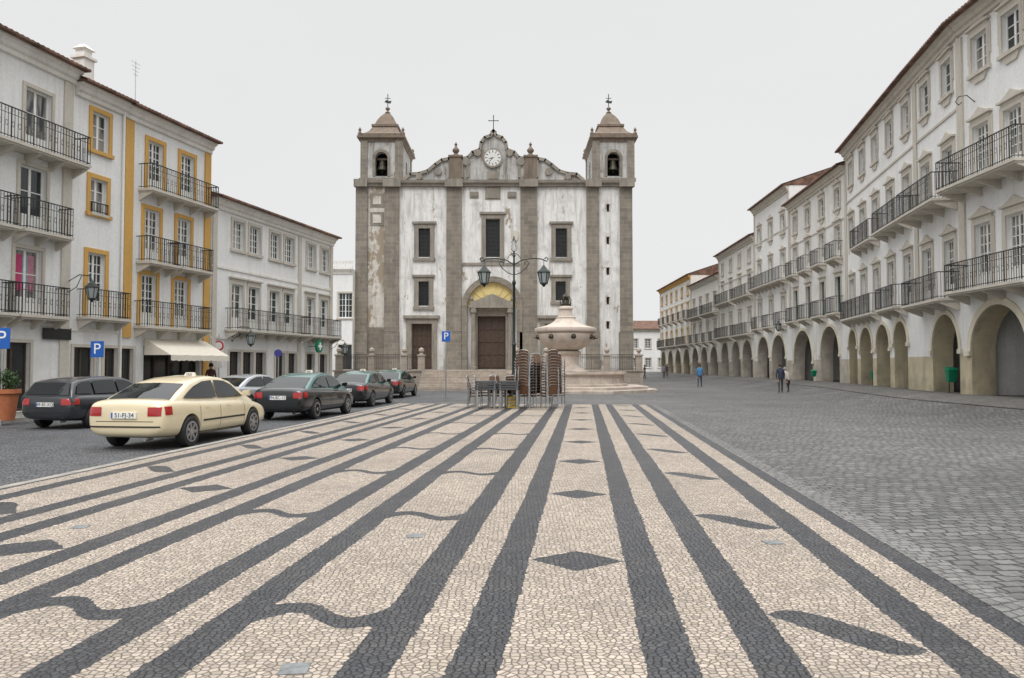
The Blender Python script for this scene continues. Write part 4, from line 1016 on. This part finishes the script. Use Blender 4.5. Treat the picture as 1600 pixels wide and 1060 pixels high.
def car(kind,label,x,y,phi,paint,roofp,plate,taxi=False,z=-.1,trim=True,scale=1):
    body,cab,gl,bv,d=BASE[kind]
    e=top('parked_car',label,'car',(x,y,z),-phi); e.scale=(scale,)*3
    b2=body.copy(); b2.materials.clear(); b2.materials.append(paint); bo=put(b2,'body',e)
    c2=cab.copy(); c2.materials.clear(); c2.materials.append(roofp); put(c2,'cabin_roof',e)
    for nm,g in gl: put(g,nm,e)
    for wy in d['wb']:
        for sx in (-1,1):
            w=put(TY,'wheel',e,(sx*.785,wy,.322),0 if sx>0 else math.pi); put(RM,'rim',w)
    m=M(); m.box(-.5,.5,d['wb'][0]-.4,d['wb'][1]+.4,.25,.7)
    put(m.mesh('underbody',[M_black]),'underbody',e)
    yr=d['st'][0][0]
    def addp(nm,mt,*a,**k):
        p=patch(bv,*a,**k)
        if p: put(p.mesh(nm,[mt],smooth=True),nm,bo)
    for sx in (-1,1):
        lo,hi=sorted((sx*.50,sx*.775))
        addp('tail_light',M_tail,'rear',lo,hi,.70,.88,off=.01)
        S='R' if sx>0 else 'L'
        addp('tail_light',M_tail,S,yr+.10,yr+.30,.72,.89,off=.008)
        lo,hi=sorted((sx*.42,sx*.68)); addp('headlight',M_head,'front',lo,hi,.52,.64,off=.01)
        if trim: addp('side_moulding',M_black,S,-.95,.95,.51,.55,off=.012)
        for yy in (-.2,.95,-1.05): addp('door_seam',M_black,S,yy-.007,yy+.007,.28,.9,off=.003,nu=1,nz=8)
        addp('door_seam',M_black,S,-1.0,.95,.27,.29,off=.003,nu=8,nz=1)
        for yy in (-.85,.1): addp('door_handle',paint if taxi else M_black,S,yy,yy+.2,.80,.83,off=.02,nu=2,nz=1)
        m=M(); m.grid([[(sx*.80,.95,1.0),(sx*.80,1.05,1.0),(sx*.80,1.03,1.1),(sx*.80,.95,1.1)],[(sx*1.0,.88,.99),(sx*1.0,1.0,.99),(sx*1.0,.98,1.13),(sx*1.0,.88,1.13)]],0)
        put(m.mesh('wing_mirror',[paint],bevel=.012),'wing_mirror',e)
    addp('bumper_trim',M_black,'rear',-.76,.76,.47,.50,off=.012,nu=14,nz=1)
    addp('boot_seam',M_black,'rear',-.62,.62,.585,.597,off=.004,nu=12,nz=1)
    addp('grille',M_black,'front',-.35,.35,.42,.56,off=.01)
    h=bv.ray_cast(Vector((0,-4,.72)),Vector((0,1,0)))
    py=(h[0].y if h[0] else yr)-.02
    m=M(); m.box(-.27,.27,py-.01,py+.06,.655,.775); m.face([(-.268,py-.012,.657),(-.235,py-.012,.657),(-.235,py-.012,.773),(-.268,py-.012,.773)],1); p=put(m.mesh('number_plate',[M_plate,M_blue]),'number_plate',bo)
    put(textmesh(plate,.125,M_black,.001),'lettering',p,(.015,py-.014,.715),rot=(math.pi/2,0,0))
    m=M(); m.cyl((.45,yr+.25,.24),(.45,yr-.0,.23),.03,n=8); put(m.mesh('exhaust',[M_steel]),'exhaust',bo)
    if taxi:
        m=M(); m.grid([[(-.13,-.05,1.47),(.13,-.05,1.47),(.13,.08,1.47),(-.13,.08,1.47)],[(-.1,-.02,1.555),(.1,-.02,1.555),(.1,.05,1.555),(-.1,.05,1.555)]]); 
        q=put(m.mesh('taxi_sign',[M_awn],bevel=.01),'taxi_sign',e)
        put(textmesh('TAXI',.07,M_black,.001),'lettering',q,(0,-.044,1.515),rot=(math.pi/2-.25,0,0))
    return e
def cpaint(name,c,metal=0): return simple(name,c,.28,metal,.04,1.5,1.0)
P_cream=cpaint('cream_car_paint',(.70,.60,.40)); P_blk=cpaint('black_car_paint',(.005,.006,.007)); P_teal=cpaint('teal_car_paint',(.012,.10,.085)); P_gry=cpaint('dark_grey_metallic',(.02,.023,.028),.2); P_sil=cpaint('silver_metallic',(.42,.44,.45),.5)
def place(kind,label,rwx,rwy,phi,*a,**k):
    d=CARS[kind]; wy=d['wb'][0]; sc=k.get('scale',1)
    ox=.8*sc; oy=wy*sc
    c,s_=math.cos(-phi),math.sin(-phi)
    return car(kind,label,rwx-(c*ox-s_*oy),rwy-(s_*ox+c*oy),phi,*a,**k)
place('sedan','cream taxi saloon with roof sign parked beside striped pavement',-6.85,16.3,rad(7.4),P_cream,P_cream,'51-FJ-34',taxi=True)
place('sedan','black taxi saloon with green roof parked behind cream taxi',-6.3,24.6,rad(8),P_blk,P_teal,'94-BC-12',taxi=True,trim=False)
place('sedan','black taxi saloon with green roof in the taxi queue',-5.85,32.0,rad(6),P_blk,P_teal,'71-CE-68',taxi=True,trim=False)
place('sedan','black taxi saloon with green roof at the head of queue',-5.75,40.5,rad(5),P_blk,P_teal,'33-EH-40',taxi=True,trim=False)
place('wagon','dark grey estate car parked near the shop fronts',-11.55,21.2,rad(9),P_gry,P_gry,'49-83-XQ',scale=.94)
place('sedan','silver saloon car parked in the second row',-9.8,28.6,rad(14),P_sil,P_sil,'17-45-TV',scale=.93)
# ================= people
def person(x,y,z,rz,H,label,top_c,leg_c,hair_c,lean=0.0,stride=.22,bag=None,arm=0.15,cap=False):
    e=top('person',label,'person',(x,y,z),rz); k=H/1.75
    V=[];Ed=[];Rr=[];kind=[]
    def v(p,r,par=None,kd=0):
        V.append(Vector(p)); Rr.append(r); kind.append(kd)
        if par is not None: Ed.append((par,len(V)-1))
        return len(V)-1
    ln=lambda zz:-lean*max(0,zz-.95)
    pel=v((0,0,.95),(.145,.11)); wa=v((0,ln(1.12),1.12),(.13,.10),pel); chs=v((0,ln(1.33),1.33),(.15,.11),wa); nk=v((0,ln(1.47)-.01,1.47),(.06,.06),chs)
    hb=v((0,ln(1.54)-.03,1.55),(.068,.075),nk,1); hc=v((0,ln(1.62)-.035,1.63),(.078,.095),hb,1); ht=v((0,ln(1.7)-.03,1.7),(.06,.075),hc,1)
    for sx in (-1,1):
        sh=v((sx*.17,ln(1.4),1.4),(.06,.06),chs); el=v((sx*.23,ln(1.14)+sx*arm*.3+.02,1.14),(.046,.046),sh); wr=v((sx*.24,ln(1.0)+sx*arm-.1,.9),(.03,.03),el,0)
        w0=V[wr]; pm=v(w0+Vector((0,-.02,-.07)),(.03,.02),wr,1)
        for i,(dy,l) in enumerate(((-.03,.07),(-.01,.085),(.01,.08),(.028,.06))):
            f1=v(V[pm]+Vector((0,dy,-.035)),(.009,.009),pm,1); v(V[f1]+Vector((-sx*.012,dy*.2,-l*.55)),(.007,.007),f1,1)
        f1=v(w0+Vector((-sx*.01,-.05,-.05)),(.010,.010),wr,1); v(V[f1]+Vector((-sx*.01,-.02,-.035)),(.008,.008),f1,1)
        hp=v((sx*.09,0,.88),(.09,.095),pel,2); kn=v((sx*.1,sx*stride*.5-.03,.5),(.062,.065),hp,2); an=v((sx*.1,sx*stride+.03*(1+sx),.09),(.045,.045),kn,2); to=v((sx*.11,sx*stride-.15,.035),(.042,.03),an,3)
    me=bpy.data.meshes.new('p'); me.from_pydata([p*k for p in V],Ed,[]); o=bpy.data.objects.new('tp',me); C.objects.link(o)
    o.modifiers.new('s','SKIN'); sv=me.skin_vertices[0].data
    for i,r in enumerate(Rr): sv[i].radius=(r[0]*k,r[1]*k); sv[i].use_root=(i==0)
    sb=o.modifiers.new('u','SUBSURF'); sb.levels=1; sb.render_levels=1
    res=evalmesh(o); bpy.data.objects.remove(o)
    res.materials.clear()
    for mt in (simple('jacket_cloth',top_c,.85),M_skin,simple('trouser_cloth',leg_c,.85),M_black): res.materials.append(mt)
    for p in res.polygons:
        c=p.center/k; best=min(range(len(V)),key=lambda i:(V[i]-c).length-.5*Rr[i][0]); p.material_index=kind[best]; p.use_smooth=True
    put(res,'body',e)
    hcx=V[hc]*k
    m=M(); m.rev([(.005,.125),(.05,.115),(.085,.07),(.098,.02),(.1,-.02),(.09,-.05)],0,0,14,0,0,1.15)
    if cap: m.box(-.07,.07,-.2,-.09,.02,.035)
    put(m.mesh('hair' if not cap else 'cap',[simple('hair',hair_c,.9)],smooth=True),'hair' if not cap else 'cap',e,(hcx.x,hcx.y+.018*k,hcx.z+.02*k))
    m=M(); m.grid([[(-.012,-.085,.01),(.012,-.085,.01),(.018,-.09,-.03),(-.018,-.09,-.03)],[(-.003,-.1,0),(.003,-.1,0),(.008,-.12,-.028),(-.008,-.12,-.028)]],0)
    for sx in (-1,1): m.rev([(.002,.008),(.011,.014),(.002,.022)],sx*.032,-.088,6,1); m.rev([(.002,-.03),(.015,-.01),(.015,.02),(.003,.03)],sx*.085,.01,6,0)
    m.box(-.025,.025,-.096,-.088,-.058,-.051,2)
    put(m.mesh('face',[M_skin,M_black,M_red]),'face',e,hcx)
def pp(px,Y): x=(px-800)/F*Y; return x,Y,gz(x,Y)+.01
person(*pp(1219,45.3),rad(165),1.70,'stooped man in dark blue jacket and cap walking beside companion',(.02,.025,.045),(.05,.05,.055),(.03,.03,.03),lean=.3,cap=True)
person(*pp(1231,45.9),rad(195),1.45,'short bent person in pale coat walking beside man in cap',(.42,.39,.35),(.03,.03,.035),(.25,.24,.23),lean=.55,stride=.15)
person(*pp(1093,57),rad(160),1.70,'person in blue top and dark jeans walking across square',(.05,.18,.35),(.05,.06,.09),(.04,.025,.02))
person(*pp(1037,95),rad(10),1.7,'person in pale jacket standing by the arcade',(.25,.22,.3),(.05,.05,.07),(.04,.03,.02),stride=.05)
person(*pp(1042,97),rad(-20),1.6,'person in dark coat standing by the arcade',(.05,.03,.05),(.03,.03,.04),(.03,.02,.02),stride=.04)
person(*pp(1007,92),rad(40),1.65,'person in brown coat walking near the church',(.1,.05,.04),(.03,.03,.04),(.03,.02,.02))
x,y,_=pp(376,40); person(x,y,.04,rad(-60),1.68,'person in black jacket on the pavement by shop doors',(.02,.02,.022),(.04,.05,.08),(.05,.03,.02),stride=.06)
x,y,_=pp(330,35.5); person(x,y,.04,rad(30),1.66,'person in dark coat beside the cafe awning',(.06,.02,.02),(.03,.03,.04),(.02,.015,.01),stride=.06)
# ================= world + sun
w=bpy.data.worlds.new('World'); SC.world=w; w.use_nodes=True; nt=w.node_tree; nt.nodes.clear()
out=nt.nodes.new('ShaderNodeOutputWorld'); bg=nt.nodes.new('ShaderNodeBackground'); nt.links.new(bg.outputs[0],out.inputs[0])
sky=N(nt,'ShaderNodeTexSky',sky_type='NISHITA',sun_disc=False,sun_elevation=rad(48),sun_rotation=rad(190))
hs=N(nt,'ShaderNodeHueSaturation',{'Saturation':.12,'Value':1.0,'Color':sky.outputs[0]}).outputs[0]
tc=nt.nodes.new('ShaderNodeTexCoord').outputs['Generated']
z=N(nt,'ShaderNodeSeparateXYZ',{0:tc}).outputs[2]
g=mr(nt,z,.46,1.0,8.25,30.0)
cl=noise(nt,mapv(nt,tc,(1,1,2.5)),1.3,4); clv=E(nt,mr(nt,cl,.3,.7,.975,1.02))*g
cc=mix(nt,1.0,N(nt,'ShaderNodeCombineXYZ',{0:clv,1:clv,2:clv}).outputs[0],(.99,.993,1.0,1),'MULTIPLY')
fin=mix(nt,.97,hs,cc); nt.links.new(fin,bg.inputs[0]); bg.inputs[1].default_value=.1
sd=bpy.data.lights.new('sun','SUN'); sd.energy=1.4; sd.angle=rad(25); sd.color=(1,.98,.95)
so=bpy.data.objects.new('sun',sd); C.objects.link(so)
az=rad(190); el=rad(48); dv=Vector((math.sin(az)*math.cos(el),math.cos(az)*math.cos(el),math.sin(el)))
so.rotation_euler=dv.to_track_quat('Z','Y').to_euler()
SC.view_settings.view_transform='Standard'; SC.view_settings.look='None'; SC.view_settings.exposure=0
